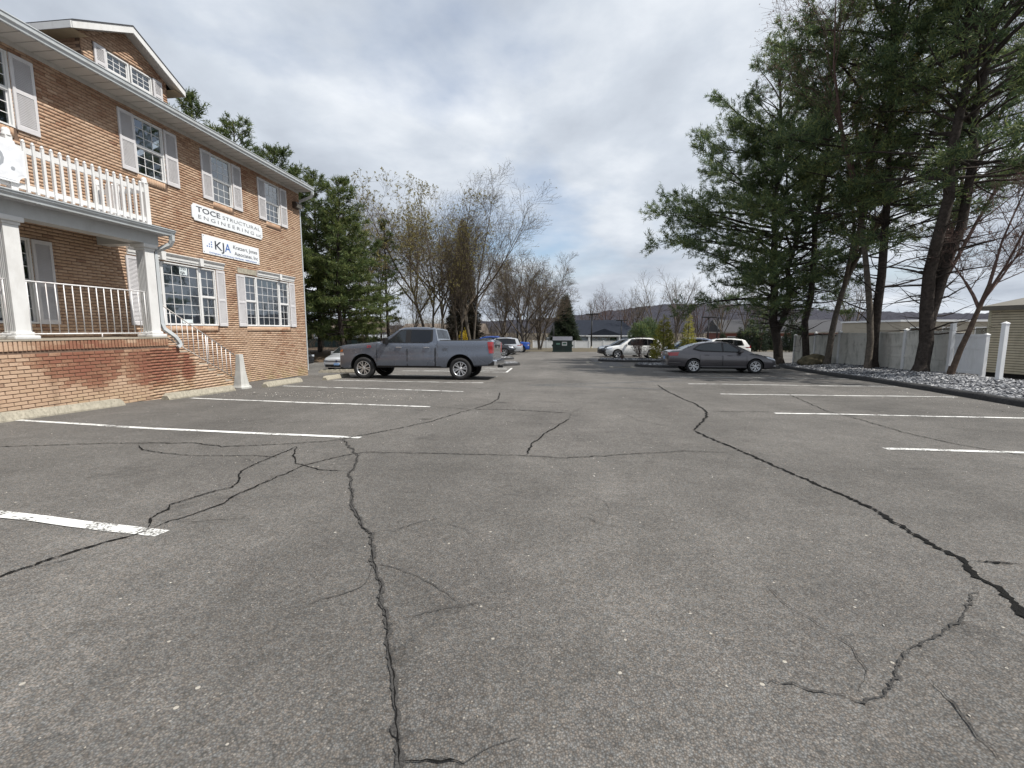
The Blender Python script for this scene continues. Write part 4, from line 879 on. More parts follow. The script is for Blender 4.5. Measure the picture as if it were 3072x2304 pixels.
def frustum(zs, hs, cx_, cy_, z0, ch=0.25):
    m = MB(); vs = []
    for z, h in zip(zs, hs):
        k = h * ch; vs += [(cx_ + a, cy_ + b, z0 + z) for a, b in ((-h + k, -h), (h - k, -h), (h, -h + k), (h, h - k), (h - k, h), (-h + k, h), (-h, h - k), (-h, -h + k))]
    n = len(zs); m.add(vs, [(i*8+k, i*8+(k+1) % 8, (i+1)*8+(k+1) % 8, (i+1)*8+k) for i in range(n-1) for k in range(8)] + [tuple(range((n-1)*8, n*8))]); return m
PLAS = pm("grey_plastic", (0.50, 0.50, 0.48), 0.55, 0.08, 4, dirt=(0.25, 0.24, 0.22), dscale=4, damt=0.4)
z0 = gz(-9.28, 12.02); frustum([.05, .12, .5, .9, .98], [.175, .155, .105, .078, .074], -9.28, 12.02, z0).build("shaft", PLAS, tp); frustum([-.02, .045, .06], [.205, .205, .19], -9.28, 12.02, z0).build("foot", PLAS, tp)
# ---------------------------------------------------------------- vehicles
def car_paint(name, c, metal=0.55, rough=0.28):
    return pm(name, c, rough, 0.03, 1.5, metal=metal, coat=1.0, spec=0.5)
RUB = pm("tyre_rubber", (0.018, 0.018, 0.019), 0.85, 0.2, 9); ALLOY = pm("alloy", (0.62, 0.63, 0.65), 0.28, 0.08, 6, metal=0.85); BLACKP = pm("black_trim", (0.012, 0.012, 0.013), 0.45, 0.2)
WELL = pm("wheel_well", (0.008, 0.008, 0.008), 0.9); CHROME = pm("chrome", (0.75, 0.76, 0.78), 0.12, 0.03, metal=1.0); REDL = pm("tail_red", (0.30, 0.008, 0.010), 0.18, 0.1, 12, coat=1.0); CLEARL = pm("headlight_clear", (0.62, 0.66, 0.72), 0.12, 0.15, 14, metal=0.3, coat=1.0); AMBER = pm("marker_amber", (0.6, 0.16, 0.03), 0.2, coat=1.0)
SEAM = pm("panel_gap", (0.01, 0.01, 0.011), 0.8); PLATE = pm("number_plate", (0.22, 0.36, 0.62), 0.5, 0.15, 30)
def wheel_meshes(r, w, rim, spokes, twin, key):
    """tyre and alloy wheel turned about the y axis; outer face towards -y"""
    t = MB(); t.lathe([(rim, -w*.42), (rim + .012, -w*.48), (r*.86, -w*.5), (r*.95, -w*.45), (r, -w*.33), (r, w*.33), (r*.95, w*.45), (rim, w*.42)], 32, ax=1)
    a = MB(); a.lathe([(rim * 1.03, -w*.43), (rim * .985, -w*.46), (rim * .93, -w*.44), (rim * .90, -w*.30), (rim*.9, w*.2)], 32, ax=1); a.lathe([(.0, -w*.42), (.035, -w*.42), (.062, -w*.38), (.07, -w*.2)], 14, ax=1)
    for k in range(spokes):
        for d in ((-.16, .16) if twin else (0,)):
            th = 2*math.pi*k/spokes + math.pi/2; p0 = (.05, th + d * .5); p1 = (rim*.94, th + d * (1.25 if twin else 1)); hw0, hw1 = (.016, .022) if twin else (.03, .042)
            def P(rad, ang, off, y): c_, s_ = math.cos(ang), math.sin(ang); return (rad*c_ - off*s_, y, rad*s_ + off*c_)
            vs = [P(p0[0], p0[1], -hw0, -w*.40), P(p0[0], p0[1], hw0, -w*.40), P(p1[0], p1[1], hw1, -w*.42), P(p1[0], p1[1], -hw1, -w*.42), P(p0[0], p0[1], -hw0, -w*.28), P(p0[0], p0[1], hw0, -w*.28), P(p1[0], p1[1], hw1, -w*.30), P(p1[0], p1[1], -hw1, -w*.30)]
            a.add(vs, [(0,3,2,1),(4,5,6,7),(0,1,5,4),(1,2,6,5),(2,3,7,6),(3,0,4,7)])
    d = MB(); d.lathe([(0, -w*.18), (rim*.9, -w*.18)], 24, ax=1)
    T, A, D = t.mesh("tyre"), a.mesh("rim"), d.mesh("brake_disc"); T.materials.append(RUB); A.materials.append(ALLOY); D.materials.append(WELL); return T, A, D
def boolean_cut(me, cutters):
    o = bpy.data.objects.new("cut_source", me); col.objects.link(o); tmp = []
    for c in cutters:
        q = bpy.data.objects.new("cut_tool", c); col.objects.link(q); tmp.append(q); m = o.modifiers.new("cut", 'BOOLEAN'); m.object = q; m.operation = 'DIFFERENCE'; m.solver = 'EXACT'
    dg = bpy.context.evaluated_depsgraph_get(); dg.update(); out = bpy.data.meshes.new_from_object(o.evaluated_get(dg))
    for q in tmp + [o]: bpy.data.objects.remove(q)
    return out
def vehicle(name, S, loc, heading, label, group=None, tilt=True):
    """S: measurements of one kind of car. x runs from the front bumper (0) to the tail (L); local +X is forward."""
    L_, W = S['L'], S['W']; tp, bt, pl = S['top'], S['bot'], S['plan']
    fx = lambda pts, x: float(np.interp(x, [p[0] for p in pts], [p[1] for p in pts]))
    SEC = S.get('SEC') or [(.84, 0), (.95, .07), (.985, .28), (1.0, .52), (.985, .70), (.955, .88), (.90, .97), (.78, 1.0)]
    def sect(x):
        zb, zt, hw = fx(bt, x), fx(tp, x), W/2 * fx(pl, x); return [(hw * a, zb + (zt - zb) * b) for a, b in SEC], zb, zt, hw
    def sy(x, z):
        pts, zb, zt, hw = sect(x); return float(np.interp(z, [p[1] for p in pts], [p[0] for p in pts]))
    X = lambda x: L_/2 - x
    xs = sorted(set([0, .04, .12] + list(np.linspace(.22, L_ - .2, 34)) + [L_ - .1, L_ - .03, L_] + [p[0] for p in tp])); n = len(SEC); vs = []; fs = []
    for x in xs:
        pts, zb, zt, hw = sect(x); cr = S.get('crown', .02)
        ring = [(-y, z) for y, z in pts] + [(-pts[-1][0]*.5, zt + cr*.8), (0, zt + cr), (pts[-1][0]*.5, zt + cr*.8)] + [(y, z) for y, z in pts[::-1]]
        vs += [(X(x), y, z) for y, z in ring]
    m = 2*n + 3
    for i in range(len(xs)-1):
        for k in range(m): fs.append((i*m+k, (i+1)*m+k, (i+1)*m+(k+1) % m, i*m+(k+1) % m))
    fs += [tuple(range(m)), tuple(range((len(xs)-1)*m, len(xs)*m))[::-1]]
    me = bpy.data.meshes.new("body"); me.from_pydata(vs, [], fs); me.update()
    bm = bmesh.new(); bm.from_mesh(me); bmesh.ops.recalc_face_normals(bm, faces=bm.faces); bm.to_mesh(me); bm.free()
    ax_ = [S['fo'], S['fo'] + S['wb']]; wr = S['wr']; ar = S['ar']; cut = []
    for a in ax_:
        for s in (-1, 1):
            c = MB(); c.lathe([(0, 0), (ar, 0), (ar, .6), (0, .6)], 28, Matrix.Translation((X(a), s * (W/2 - .30) - (.6 if s < 0 else 0), S.get('az', wr))), ax=1); q = c.mesh("cutter")
            b_ = bmesh.new(); b_.from_mesh(q); bmesh.ops.remove_doubles(b_, verts=b_.verts, dist=1e-5); bmesh.ops.recalc_face_normals(b_, faces=b_.faces); b_.to_mesh(q); b_.free(); cut.append(q)
    if 'bed' in S:
        x0, x1, wd, zf = S['bed']; cut.append(MB().box((X(x1), -wd, zf), (X(x0), wd, 3)).mesh("cutter"))
    me = boolean_cut(me, cut); me.materials.clear(); me.materials.append(S['paint']); me.materials.append(WELL)
    for p in me.polygons:
        c = p.center; p.material_index = 0
        for a in ax_:
            if math.hypot(c.x - X(a), c.z - S.get('az', wr)) < ar * 1.005 and abs(c.y) < W/2 - .004 and (abs(p.normal.y) > .95 and abs(c.y) < W/2 - .25 or abs(p.normal.y) < .3): p.material_index = 1
        if 'bed' in S and S['bed'][1] > L_/2 - c.x > S['bed'][0] and abs(c.y) <= S['bed'][2] + .001 and c.z > S['bed'][3] - .01 and (abs(p.normal.z) < .5 or c.z < S['bed'][3] + .01): p.material_index = 1
        if c.z < .30 and p.normal.z < -.7: p.material_index = 1
    E_ = empty(name, loc, 0, label, S['cat'], group)
    n_ = Vector((0, 0, 1))
    if tilt:
        e = .8; n_ = Vector((-(gz(loc[0]+e, loc[1]) - gz(loc[0]-e, loc[1]))/(2*e), -(gz(loc[0], loc[1]+e) - gz(loc[0], loc[1]-e))/(2*e), 1)).normalized()
    q = Vector((0,0,1)).rotation_difference(n_) @ Euler((0,0,heading)).to_quaternion(); E_.rotation_mode = 'QUATERNION'; E_.rotation_quaternion = q
    body = obj("body", me, None, E_, 32)
    lowd = S.get('low', False)
    # cabin
    gh = S['gh']; zbelt = min(gh[0][1], gh[-1][1]); zr = max(p[1] for p in gh); wb_ = S['cabw'][0]; wr_ = S['cabw'][1]
    cy_ = lambda z: wb_ + (wr_ - wb_) * max(0, (z - zbelt)) / (zr - zbelt)
    cm = MB(); N_ = len(gh); prof = [(x, z) for x, z in gh]; ring = []
    fr = [-1, -.96, -.6, 0, .6, .96, 1]
    for x, z in prof:
        w = cy_(z); ring.append([(X(x), w*f, z - (.035 if abs(f) == 1 else (.006 if abs(f) > .9 else 0)) * (z > zbelt + .1) + .018 * (1 - f*f)) for f in fr])
    vs = [p for r_ in ring for p in r_]; fs = [(i*7+k, i*7+k+1, (i+1)*7+k+1, (i+1)*7+k) for i in range(N_-1) for k in range(6)]
    k0 = len(vs); vs += [(X(x), s * (wb_ + .0), zbelt - .06) for x in (prof[0][0], prof[-1][0]) for s in (-1, 1)]
    fs += [tuple([i*7 for i in range(N_)] + [k0 + 2, k0]), tuple(([i*7+6 for i in range(N_)] + [k0 + 3, k0 + 1])[::-1])]
    cm.add(vs, fs); cab = cm.build("cabin", S['paint'], E_, 30)
    def cabpanel(pts, off, nm, mat, par, s):
        v = [(X(x), s * (cy_(z) - (.035 if z > zr - .08 else 0) * max(0, (z - zr + .08) / .08) + off), z) for x, z in pts]; f = tuple(range(len(v)))
        return MB().quad(*(v if s > 0 else v[::-1])).build(nm, mat, par)
    for s in (-1, 1):
        for i, w in enumerate(S['win']): cabpanel(w, .006, "side_window", AUTOGLASS if not S.get('tint') or i == 0 else S['tint'], cab, s)
        if S.get('wintrim'): 
            cabpanel(S['wintrim'], .003, "window_surround", S.get('trimmat', BLACKP), cab, s)
    def lid(i, j, inset, nm, mat):
        (xa, za), (xb_, zb_) = gh[i], gh[j]; out = []
        up = .022
        for t in (inset[0], inset[1]):
            x, z = xa + (xb_ - xa) * t, za + (zb_ - za) * t; w = cy_(z) * inset[2]; out.append([(X(x), w*f, z + .018 * (1 - (f*inset[2])**2) + .008) for f in (-1, -.5, 0, .5, 1)])
        mb = MB(); mb.add(out[0] + out[1], [(k, k+1, 5+k+1, 5+k) for k in range(4)], True); return mb.build(nm, mat, cab)
    d = .012 if gh[1][1] > gh[0][1] else 0
    lid(0, 1, (.06, .93, .93), "windscreen", AUTOGLASS); 
    if S.get('rear', True): lid(N_-2, N_-1, S.get('rearin', (.07, .92, .92)), "rear_window", S.get('tint', AUTOGLASS))
    # side panels on the body surface
    def panel(poly, off, nm, mat, par, s, nx=6, nz=5):
        """four-cornered patch (x,z)*4 laid on the body side"""
        P = [np.array(p) for p in poly]; g = []
        for j in range(nz+1):
            for i in range(nx+1):
                u, v = i/nx, j/nz; p = (P[0]*(1-u) + P[1]*u)*(1-v) + (P[3]*(1-u) + P[2]*u)*v; g.append((X(p[0]), s*(sy(p[0], p[1]) + off), p[1]))
        f = [(j*(nx+1)+i, j*(nx+1)+i+1, (j+1)*(nx+1)+i+1, (j+1)*(nx+1)+i) for j in range(nz) for i in range(nx)]; mb = MB(); mb.add(g, f if s < 0 else [q[::-1] for q in f], True); return mb.build(nm, mat, par)
    for s in (-1, 1):
        for dr in S['doors']:
            (x0, x1, zl, zh) = dr; D_ = panel([(x0, zl), (x1, zl), (x1, zh), (x0, zh)], .004, "door", S['paint'], E_, s)
            if not lowd:
                w = .011
                for a, b in (((x0 - w, zl), (x0 + w*.4, zh)), ((x1 - w*.4, zl), (x1 + w, zh)), ((x0, zl - w), (x1, zl + w*.4))): panel([(a[0], a[1]), (b[0], a[1]), (b[0], b[1]), (a[0], b[1])], .0055, "door_gap", SEAM, D_, s, 4, 4)
                hx, hz = x1 - .30, zh - S.get('hd', .12); yy = sy(hx, hz)
                MB().bevbox((X(hx + .11), s*(yy + .012) - .012, hz - .016), (X(hx - .11), s*(yy + .012) + .016*s if s > 0 else s*(yy + .012) + .012, hz + .016), .006).build("door_handle", S.get('handle', ALLOY), D_)
        for pn in S.get('patch', []): panel(pn[0], pn[1], pn[2], pn[3], E_, s)
        mx, mz = S['mirror']; yb = cy_(mz) + .02
        MB().bevbox((X(mx + .10), min(s*(yb), s*(yb + .22)), mz - .09 * S.get('mh', 1)), (X(mx - .06), max(s*(yb), s*(yb + .22)), mz + .09 * S.get('mh', 1)), .03).build("wing_mirror", S.get('mirmat', S['paint']), E_)
    # ends
    for fn in S.get('ends', []): fn(E_, X, sy, L_, W)
    T, A, D2 = wheel_meshes(wr, S.get('tw', .23), S['rim'], S.get('spokes', 6), S.get('twin', True), name)
    for a in ax_:
        for s in (-1, 1):
            w = obj("wheel", None, None, E_); w.location = (X(a), s * (W/2 - .115), wr + .0); w.rotation_euler = (0, random.uniform(0, 1), 0 if s < 0 else math.pi); w.empty_display_size = .1
            for nm, q_ in (("tyre", T), ("rim", A), ("brake_disc", D2)): obj(nm, q_, None, w)
    return E_
def endbox(nm, mat, x0, x1, y, z0, z1, hw, bev=.02, both=True):
    """block at the nose or tail; mirrored when both"""
    def f(E_, X, sy, L_, W):
        for s in ((-1, 1) if both else (1,)):
            a, b = sorted((s*(y - hw), s*(y + hw))); MB().bevbox((min(X(x0), X(x1)), a, z0), (max(X(x0), X(x1)), b, z1), bev).build(nm, mat, E_)
    return f
PL = [(0, .80), (.06, .86), (.2, .93), (.55, .985), (1.1, 1.0)]
def plan(L_, r=.88): return PL + [(L_ - 1.0, 1.0), (L_ - .45, .985), (L_ - .15, .95), (L_ - .04, .92), (L_, r)]
SLATE = car_paint("pickup_grey", (0.135, 0.155, 0.195), 0.45, 0.27)
TINT = glass_material("privacy_glass", (0.004, 0.004, 0.005), 0.0, 0.8, 0.02)
def truck_mark(E_, X, sy, L_, W):
    for s in (-1, 1):
        me = text_mesh("Z71", .11, .001, .003); me.transform(Matrix.Shear('XZ', 4, (.25, 0)) if False else Matrix.Identity(4))
        y = -(sy(1.28, 1.19) + .012) if s < 0 else sy(1.28, 1.19) + .012
        M = Matrix.Translation((X(1.12), y, 1.165)) @ Matrix(((-1,0,0,0),(0,0,-1,0),(0,1,0,0),(0,0,0,1))) if s > 0 else Matrix.Translation((X(1.38), y, 1.165)) @ Matrix(((1,0,0,0),(0,0,-1,0),(0,1,0,0),(0,0,0,1)))
        if s > 0: M = Matrix.Translation((X(1.12), y, 1.165)) @ Matrix.Rotation(math.pi, 4, 'Z') @ Matrix.Rotation(R(90), 4, 'X')
        else: M = Matrix.Translation((X(1.38), y, 1.165)) @ Matrix.Rotation(R(90), 4, 'X')
        me.transform(M); obj("side_badge", me, pm("badge_red", (0.5, 0.02, 0.03), 0.3), E_)
TRK = dict(SEC=[(.92, 0), (.975, .05), (1.0, .22), (1.0, .50), (.985, .60), (.995, .78), (.985, .92), (.955, .985), (.90, 1.0)], L=5.88, W=2.06, cat="pickup truck", paint=SLATE, fo=.97, wb=3.70, wr=.405, ar=.515, az=.43, rim=.262, tw=.26, spokes=6, twin=True,
  top=[(0, 1.16), (.025, 1.225), (.22, 1.27), (1.0, 1.335), (1.50, 1.385), (1.7, 1.35), (1.9, 1.33), (3.80, 1.34), (3.83, 1.44), (5.80, 1.45), (5.88, 1.40)], bot=[(0, .42), (.3, .34), (.6, .42), (1.4, .43), (4.2, .43), (5.5, .52), (5.88, .55)],
  plan=[(0, .90), (.04, .945), (.15, .975), (.5, 1.0), (5.5, 1.0), (5.8, .985), (5.88, .97)], crown=.03, bed=(3.95, 5.74, .80, .95),
  gh=[(1.58, 1.34), (2.30, 1.85), (2.52, 1.915), (2.95, 1.935), (3.40, 1.925), (3.70, 1.88), (3.84, 1.34)], cabw=(.98, .80), rearin=(.1, .72, .84),
  win=[[(1.92, 1.37), (2.60, 1.37), (2.60, 1.82), (2.42, 1.80)], [(2.80, 1.37), (3.42, 1.37), (3.56, 1.44), (3.56, 1.80), (2.80, 1.83)]], wintrim=[(1.82, 1.35), (3.46, 1.35), (3.63, 1.43), (3.62, 1.83), (2.72, 1.845), (2.40, 1.83)], tint=TINT,
  doors=[(1.50, 2.66, .50, 1.31), (2.69, 3.72, .50, 1.31)], mirror=(1.86, 1.42), mirmat=BLACKP, mh=1.25, hd=.13,
  patch=[([(5.74, .98), (5.87, .98), (5.87, 1.39), (5.68, 1.39)], .012, "tail_light", REDL), ([(.04, 1.0), (.14, 1.0), (.17, 1.09), (.05, 1.07)], .008, "marker_light", AMBER), ([(.03, .86), (.20, .88), (.18, .97), (.04, .97)], .008, "headlight", CLEARL), ([(1.5, .44), (3.95, .44), (3.95, .50), (1.5, .50)], .006, "sill_trim", BLACKP), ([(3.735, .50), (3.765, .50), (3.765, 1.33), (3.735, 1.33)], .006, "bed_gap", SEAM), ([(3.9, 1.42), (5.7, 1.43), (5.7, 1.452), (3.9, 1.452)], .004, "bed_rail", BLACKP), ([(4.02, .98), (4.20, .98), (4.20, 1.16), (4.02, 1.16)], .005, "fuel_door", SLATE)],
  ends=[endbox("front_bumper", BLACKP, -.03, .16, 0, .36, .62, .88, .05, False), endbox("grille", BLACKP, -.02, .06, 0, .64, .98, .72, .03, False), endbox("rear_bumper", CHROME, 5.74, 6.02, 0, .52, .74, .97, .045, False), endbox("bumper_step", BLACKP, 5.70, 5.93, .86, .535, .705, .135, .03), endbox("tailgate_lamp", REDL, 5.84, 5.895, .93, .98, 1.38, .05, .015), endbox("tailgate_recess", BLACKP, 5.85, 5.887, 0, 1.18, 1.30, .6, .01, False), endbox("tailgate_emblem", CHROME, 5.87, 5.893, 0, 1.14, 1.24, .13, .01, False), endbox("tow_hitch", BLACKP, 5.9, 6.1, 0, .42, .52, .06, .01, False), truck_mark])
vehicle("pickup_truck", TRK, (-5.43, 17.05, gz(-5.43, 17.05)), math.pi - R(1.0), "slate grey crew cab pickup truck parked nose to the brick building")
SEDP = car_paint("sedan_grey", (0.085, 0.08, 0.088), 0.5, 0.3)
SED = dict(L=4.84, W=1.83, cat="car", paint=SEDP, fo=.96, wb=2.73, wr=.325, ar=.385, rim=.225, tw=.215, spokes=6, twin=True,
  top=[(0, .55), (.05, .66), (.25, .76), (.8, .88), (1.25, .96), (1.6, .96), (3.9, 1.01), (4.3, 1.06), (4.66, 1.04), (4.80, .98), (4.84, .86)], bot=[(0, .26), (.5, .2), (1.5, .2), (3.4, .2), (4.3, .26), (4.84, .36)], plan=plan(4.84, .84), crown=.03,
  gh=[(1.10, .95), (1.92, 1.36), (2.25, 1.44), (2.70, 1.455), (3.10, 1.43), (3.52, 1.35), (4.22, 1.06)], cabw=(.86, .60), rear=True,
  win=[[(1.62, 1.0), (2.36, 1.02), (2.36, 1.385), (2.12, 1.36)], [(2.44, 1.02), (3.28, 1.05), (3.62, 1.13), (3.38, 1.30), (3.04, 1.37), (2.44, 1.385)]], wintrim=[(1.52, .975), (3.34, 1.02), (3.74, 1.12), (3.42, 1.325), (3.0, 1.40), (2.25, 1.41), (2.05, 1.36)], trimmat=BLACKP,
  doors=[(1.36, 2.40, .34, .95), (2.43, 3.42, .34, .97)], handle=SEDP, mirror=(1.62, 1.03), hd=.13, mh=.8,
  patch=[([(4.42, .80), (4.80, .80), (4.80, .95), (4.36, .97)], .008, "tail_light", REDL), ([(.04, .58), (.42, .70), (.55, .80), (.14, .70)], .008, "headlight", CLEARL), ([(1.35, .29), (3.5, .29), (3.5, .315), (1.35, .315)], .012, "sill_moulding", pm("moulding_grey", (.2, .2, .21), .4)), ([(4.3, .46), (4.8, .46), (4.8, .485), (4.3, .485)], .01, "bumper_moulding", CHROME)],
  ends=[endbox("grille", CHROME, .0, .08, 0, .42, .60, .5, .03, False), endbox("air_intake", BLACKP, -.005, .1, 0, .27, .38, .65, .03, False), endbox("fog_lamp", CHROME, .04, .16, .70, .33, .36, .10, .01), endbox("tail_lamp", REDL, 4.74, 4.835, .66, .80, .95, .16, .02), endbox("number_plate", PLATE, 4.80, 4.85, 0, .62, .76, .16, .005, False)])
vehicle("parked_sedan", SED, (7.33, 22.62, gz(7.33, 22.62)), R(0.0), "dark grey sedan parked under the pines beside the stone bed")
def suv(paint, L_=4.78, W=1.90, H=1.74, rails=True, **k):
    k1 = H / 1.74
    d = dict(L=L_, W=W, cat="car", paint=paint, fo=.94, wb=L_ - 1.98, wr=.37, ar=.435, rim=.25, tw=.235, spokes=5, twin=False,
      top=[(0, .72), (.06, .86), (.3, .97), (.9, 1.06), (1.3, 1.10), (L_ - .5, 1.13), (L_ - .1, 1.10), (L_, .98)], bot=[(0, .32), (.5, .25), (L_ - .9, .25), (L_, .42)], plan=plan(L_, .9), crown=.03,
      gh=[(1.12, 1.08), (1.92, 1.60*k1), (2.3, 1.71*k1), (2.9, H), (3.6, 1.73*k1), (L_ - .62, 1.66*k1), (L_ - .40, 1.58*k1), (L_ - .12, 1.10)], cabw=(.90, .68), tint=TINT,
      win=[[(1.66, 1.13), (2.44, 1.13), (2.44, 1.63*k1), (2.16, 1.60*k1)], [(2.52, 1.13), (3.40, 1.14), (3.40, 1.63*k1), (2.52, 1.64*k1)], [(3.48, 1.14), (L_ - .62, 1.18), (L_ - .72, 1.54*k1), (3.48, 1.62*k1)]], wintrim=[(1.56, 1.11), (3.5, 1.115), (L_ - .52, 1.15), (L_ - .66, 1.58*k1), (3.2, 1.67*k1), (2.1, 1.64*k1)],
      doors=[(1.40, 2.46, .40, 1.08), (2.49, 3.46, .40, 1.09)], handle=paint, mirror=(1.66, 1.18), mh=.9,
      patch=[([(L_ - .42, .95), (L_ - .05, .95), (L_ - .05, 1.10), (L_ - .36, 1.10)], .008, "tail_light", REDL), ([(.05, .74), (.45, .84), (.55, .95), (.12, .88)], .008, "headlight", CLEARL), ([(1.4, .27), (L_ - 1.4, .27), (L_ - 1.4, .36), (1.4, .36)], .006, "sill_trim", k.get('sill', BLACKP))],
      ends=[endbox("grille", BLACKP, -.01, .07, 0, .58, .78, .48, .03, False), endbox("air_intake", BLACKP, -.01, .1, 0, .34, .48, .6, .03, False), endbox("headlamp", CLEARL, .02, .2, .70, .72, .86, .13, .03), endbox("tail_lamp", REDL, L_ - .1, L_ - .005, .76, .92, 1.12, .09, .02), endbox("number_plate", PLATE, L_ - .03, L_ + .012, 0, .78, .92, .16, .005, False)])
    if rails:
        def rr_(E_, X, sy, L2, W2):
            for s in (-1, 1): MB().tube([(X(2.2), s*.60, 1.70*k1), (X(2.5), s*.60, H + .045), (X(3.7), s*.60, H + .045), (X(4.0), s*.60, 1.68*k1)], .016, 6).build("roof_rail", k.get('railm', BLACKP), E_)
        d['ends'].append(rr_)
    for q in ('rim', 'wr'): 
        if q in k: d[q] = k[q]
    return d
PWHITE = car_paint("car_white", (0.74, 0.74, 0.73), 0.0, 0.35); PBLACK = car_paint("car_black", (0.016, 0.017, 0.02), 0.3, 0.25); PSILV = car_paint("car_silver", (0.55, 0.57, 0.60), 0.35, 0.3); PBLUE = car_paint("car_blue", (0.012, 0.085, 0.42), 0.3, 0.3); PNAVY = car_paint("car_navy", (0.03, 0.05, 0.10), 0.5, 0.3)
def put(nm, S, x, y, hd, label, **k): return vehicle(nm, S, (x, y, gz(x, y)), hd, label, "cars parked beyond the pickup and the islands", **k)
put("parked_suv", suv(PWHITE, sill=PWHITE), 6.09, 40.2, math.pi, "white SUV parked beyond the bare shrub and the shrub island")
put("parked_car", suv(PBLACK, 4.6, 1.85, 1.66, False), 5.6, 43.6, math.pi + .02, "dark car with pale windscreen nosing out behind the white SUV")
put("parked_crossover", suv(PBLACK, 4.7, 1.86, 1.64, False, railm=CHROME), -6.9, 42.9, 0.0, "black crossover with chrome window line behind the tail of the pickup")
put("parked_suv", suv(PSILV, 4.75, 1.9, 1.80), -6.7, 47.6, math.pi, "silver grey SUV showing its red tail lamp behind the black crossover")
BT = dict(TRK); BT.update(paint=PBLUE, doors=[(1.50, 2.66, .50, 1.31), (2.69, 3.72, .50, 1.31)], patch=[q for q in TRK['patch'] if q[2] not in ("fuel_door",)], ends=TRK['ends'][:3] + [endbox("headlamp", CLEARL, 0, .16, .82, .86, 1.06, .12, .03)])
put("pickup_truck", BT, -7.15, 57.2, 0.0, "bright blue pickup truck at the end of the left row")
put("parked_suv", suv(PBLUE, 4.8, 1.95, 1.95, True, railm=PBLUE), -7.6, 52.3, 0.02, "blue SUV with roof rails showing above the silver grey SUV")
HB = dict(L=4.28, W=1.79, cat="car", paint=PSILV, fo=.88, wb=2.62, wr=.32, ar=.375, rim=.22, tw=.21, spokes=5, twin=True,
  top=[(0, .58), (.05, .70), (.25, .80), (.8, .92), (1.1, .98), (3.8, 1.0), (4.2, .98), (4.28, .85)], bot=[(0, .22), (.5, .2), (3.6, .2), (4.28, .36)], plan=[(0, .80), (.05, .90), (.2, .96)] + plan(4.28, .9)[3:], crown=.03,
  gh=[(1.0, .98), (1.75, 1.38), (2.1, 1.46), (2.6, 1.475), (3.5, 1.42), (3.8, 1.34), (4.18, 1.0)], cabw=(.85, .62), win=[[(1.5, 1.02), (2.3, 1.02), (2.3, 1.40), (2.0, 1.38)], [(2.38, 1.02), (3.3, 1.03), (3.5, 1.1), (3.3, 1.36), (2.38, 1.40)]], wintrim=[(1.42, 1.0), (3.4, 1.01), (3.62, 1.1), (3.36, 1.39), (2.0, 1.42)],
  doors=[(1.3, 2.33, .32, .95), (2.36, 3.2, .32, .96)], handle=PSILV, mirror=(1.5, 1.04), mh=.75, patch=[([(.06, .62), (.4, .72), (.48, .80), (.1, .70)], .006, "headlight", CLEARL)],
  ends=[endbox("grille_bar", BLACKP, -.012, .06, 0, .600, .635, .62, .01, False), endbox("front_emblem", pm("emblem_navy", (.03, .03, .08), .3), -.025, .03, 0, .565, .665, .055, .02, False), endbox("headlamp", pm("lamp_smoke", (.08, .09, .11), .15, coat=1.0), -.0, .14, .68, .575, .655, .13, .025), endbox("air_intake", BLACKP, -.02, .1, 0, .26, .42, .70, .03, False), endbox("splitter", CHROME, -.03, .1, 0, .225, .25, .72, .01, False), endbox("number_plate", PLATE, -.045, .0, 0, .37, .49, .16, .005, False)])
put("parked_hatchback", HB, -13.2, 27.1, -math.pi/2 + .02, "silver hatchback facing out between the building and the pickup", tilt=False)
put("parked_car", suv(PBLACK, 4.6, 1.85, 1.62, False), -18.0, 26.2, 0.0, "dark car with its wheel just showing past the brick corner")
put("parked_suv", suv(PWHITE, 4.75, 1.88, 1.70, True, sill=PWHITE), 12.7, 39.2, math.pi - .05, "white SUV with sloping tail behind the dark sedan")
put("parked_suv", suv(PNAVY, 4.7, 1.88, 1.74, True, railm=PWHITE), 11.5, 43.6, math.pi, "dark SUV with pale roof rails behind the yellow green shrub")
put("parked_jeep", suv(PBLACK, 4.3, 1.85, 1.80, False), 35.2, 74, math.pi, "black boxy car near the clipped conifers far right")
put("parked_car", suv(PSILV, 4.6, 1.85, 1.45, False), 27.6, 49.5, math.pi, "silver car glimpsed between the pine trunks")
# ---------------------------------------------------------------- trees and shrubs
def seg_mesh(P0, P1, R0, R1, sides=4):
    P0, P1 = np.asarray(P0, float), np.asarray(P1, float); R0, R1 = np.asarray(R0, float), np.asarray(R1, float)
    d = P1 - P0; d /= np.linalg.norm(d, axis=1)[:, None] + 1e-9
    ref = np.where(np.abs(d[:, 2:3]) < .9, np.array([[0, 0, 1.]]), np.array([[1., 0, 0]])); a = np.cross(d, ref); a /= np.linalg.norm(a, axis=1)[:, None] + 1e-9; b = np.cross(a, d)
    th = 2*np.pi*np.arange(sides)/sides; c, s = np.cos(th)[None, :, None], np.sin(th)[None, :, None]
    off = a[:, None]*c + b[:, None]*s; V = np.concatenate([P0[:, None] + off*R0[:, None, None], P1[:, None] + off*R1[:, None, None]], 1); n = len(P0)
    k = np.arange(sides); F0 = np.stack([k, (k+1) % sides, sides + (k+1) % sides, sides + k], 1); F = (F0[None] + 2*sides*np.arange(n)[:, None, None]).reshape(-1, 4)
    return V.reshape(-1, 3), F
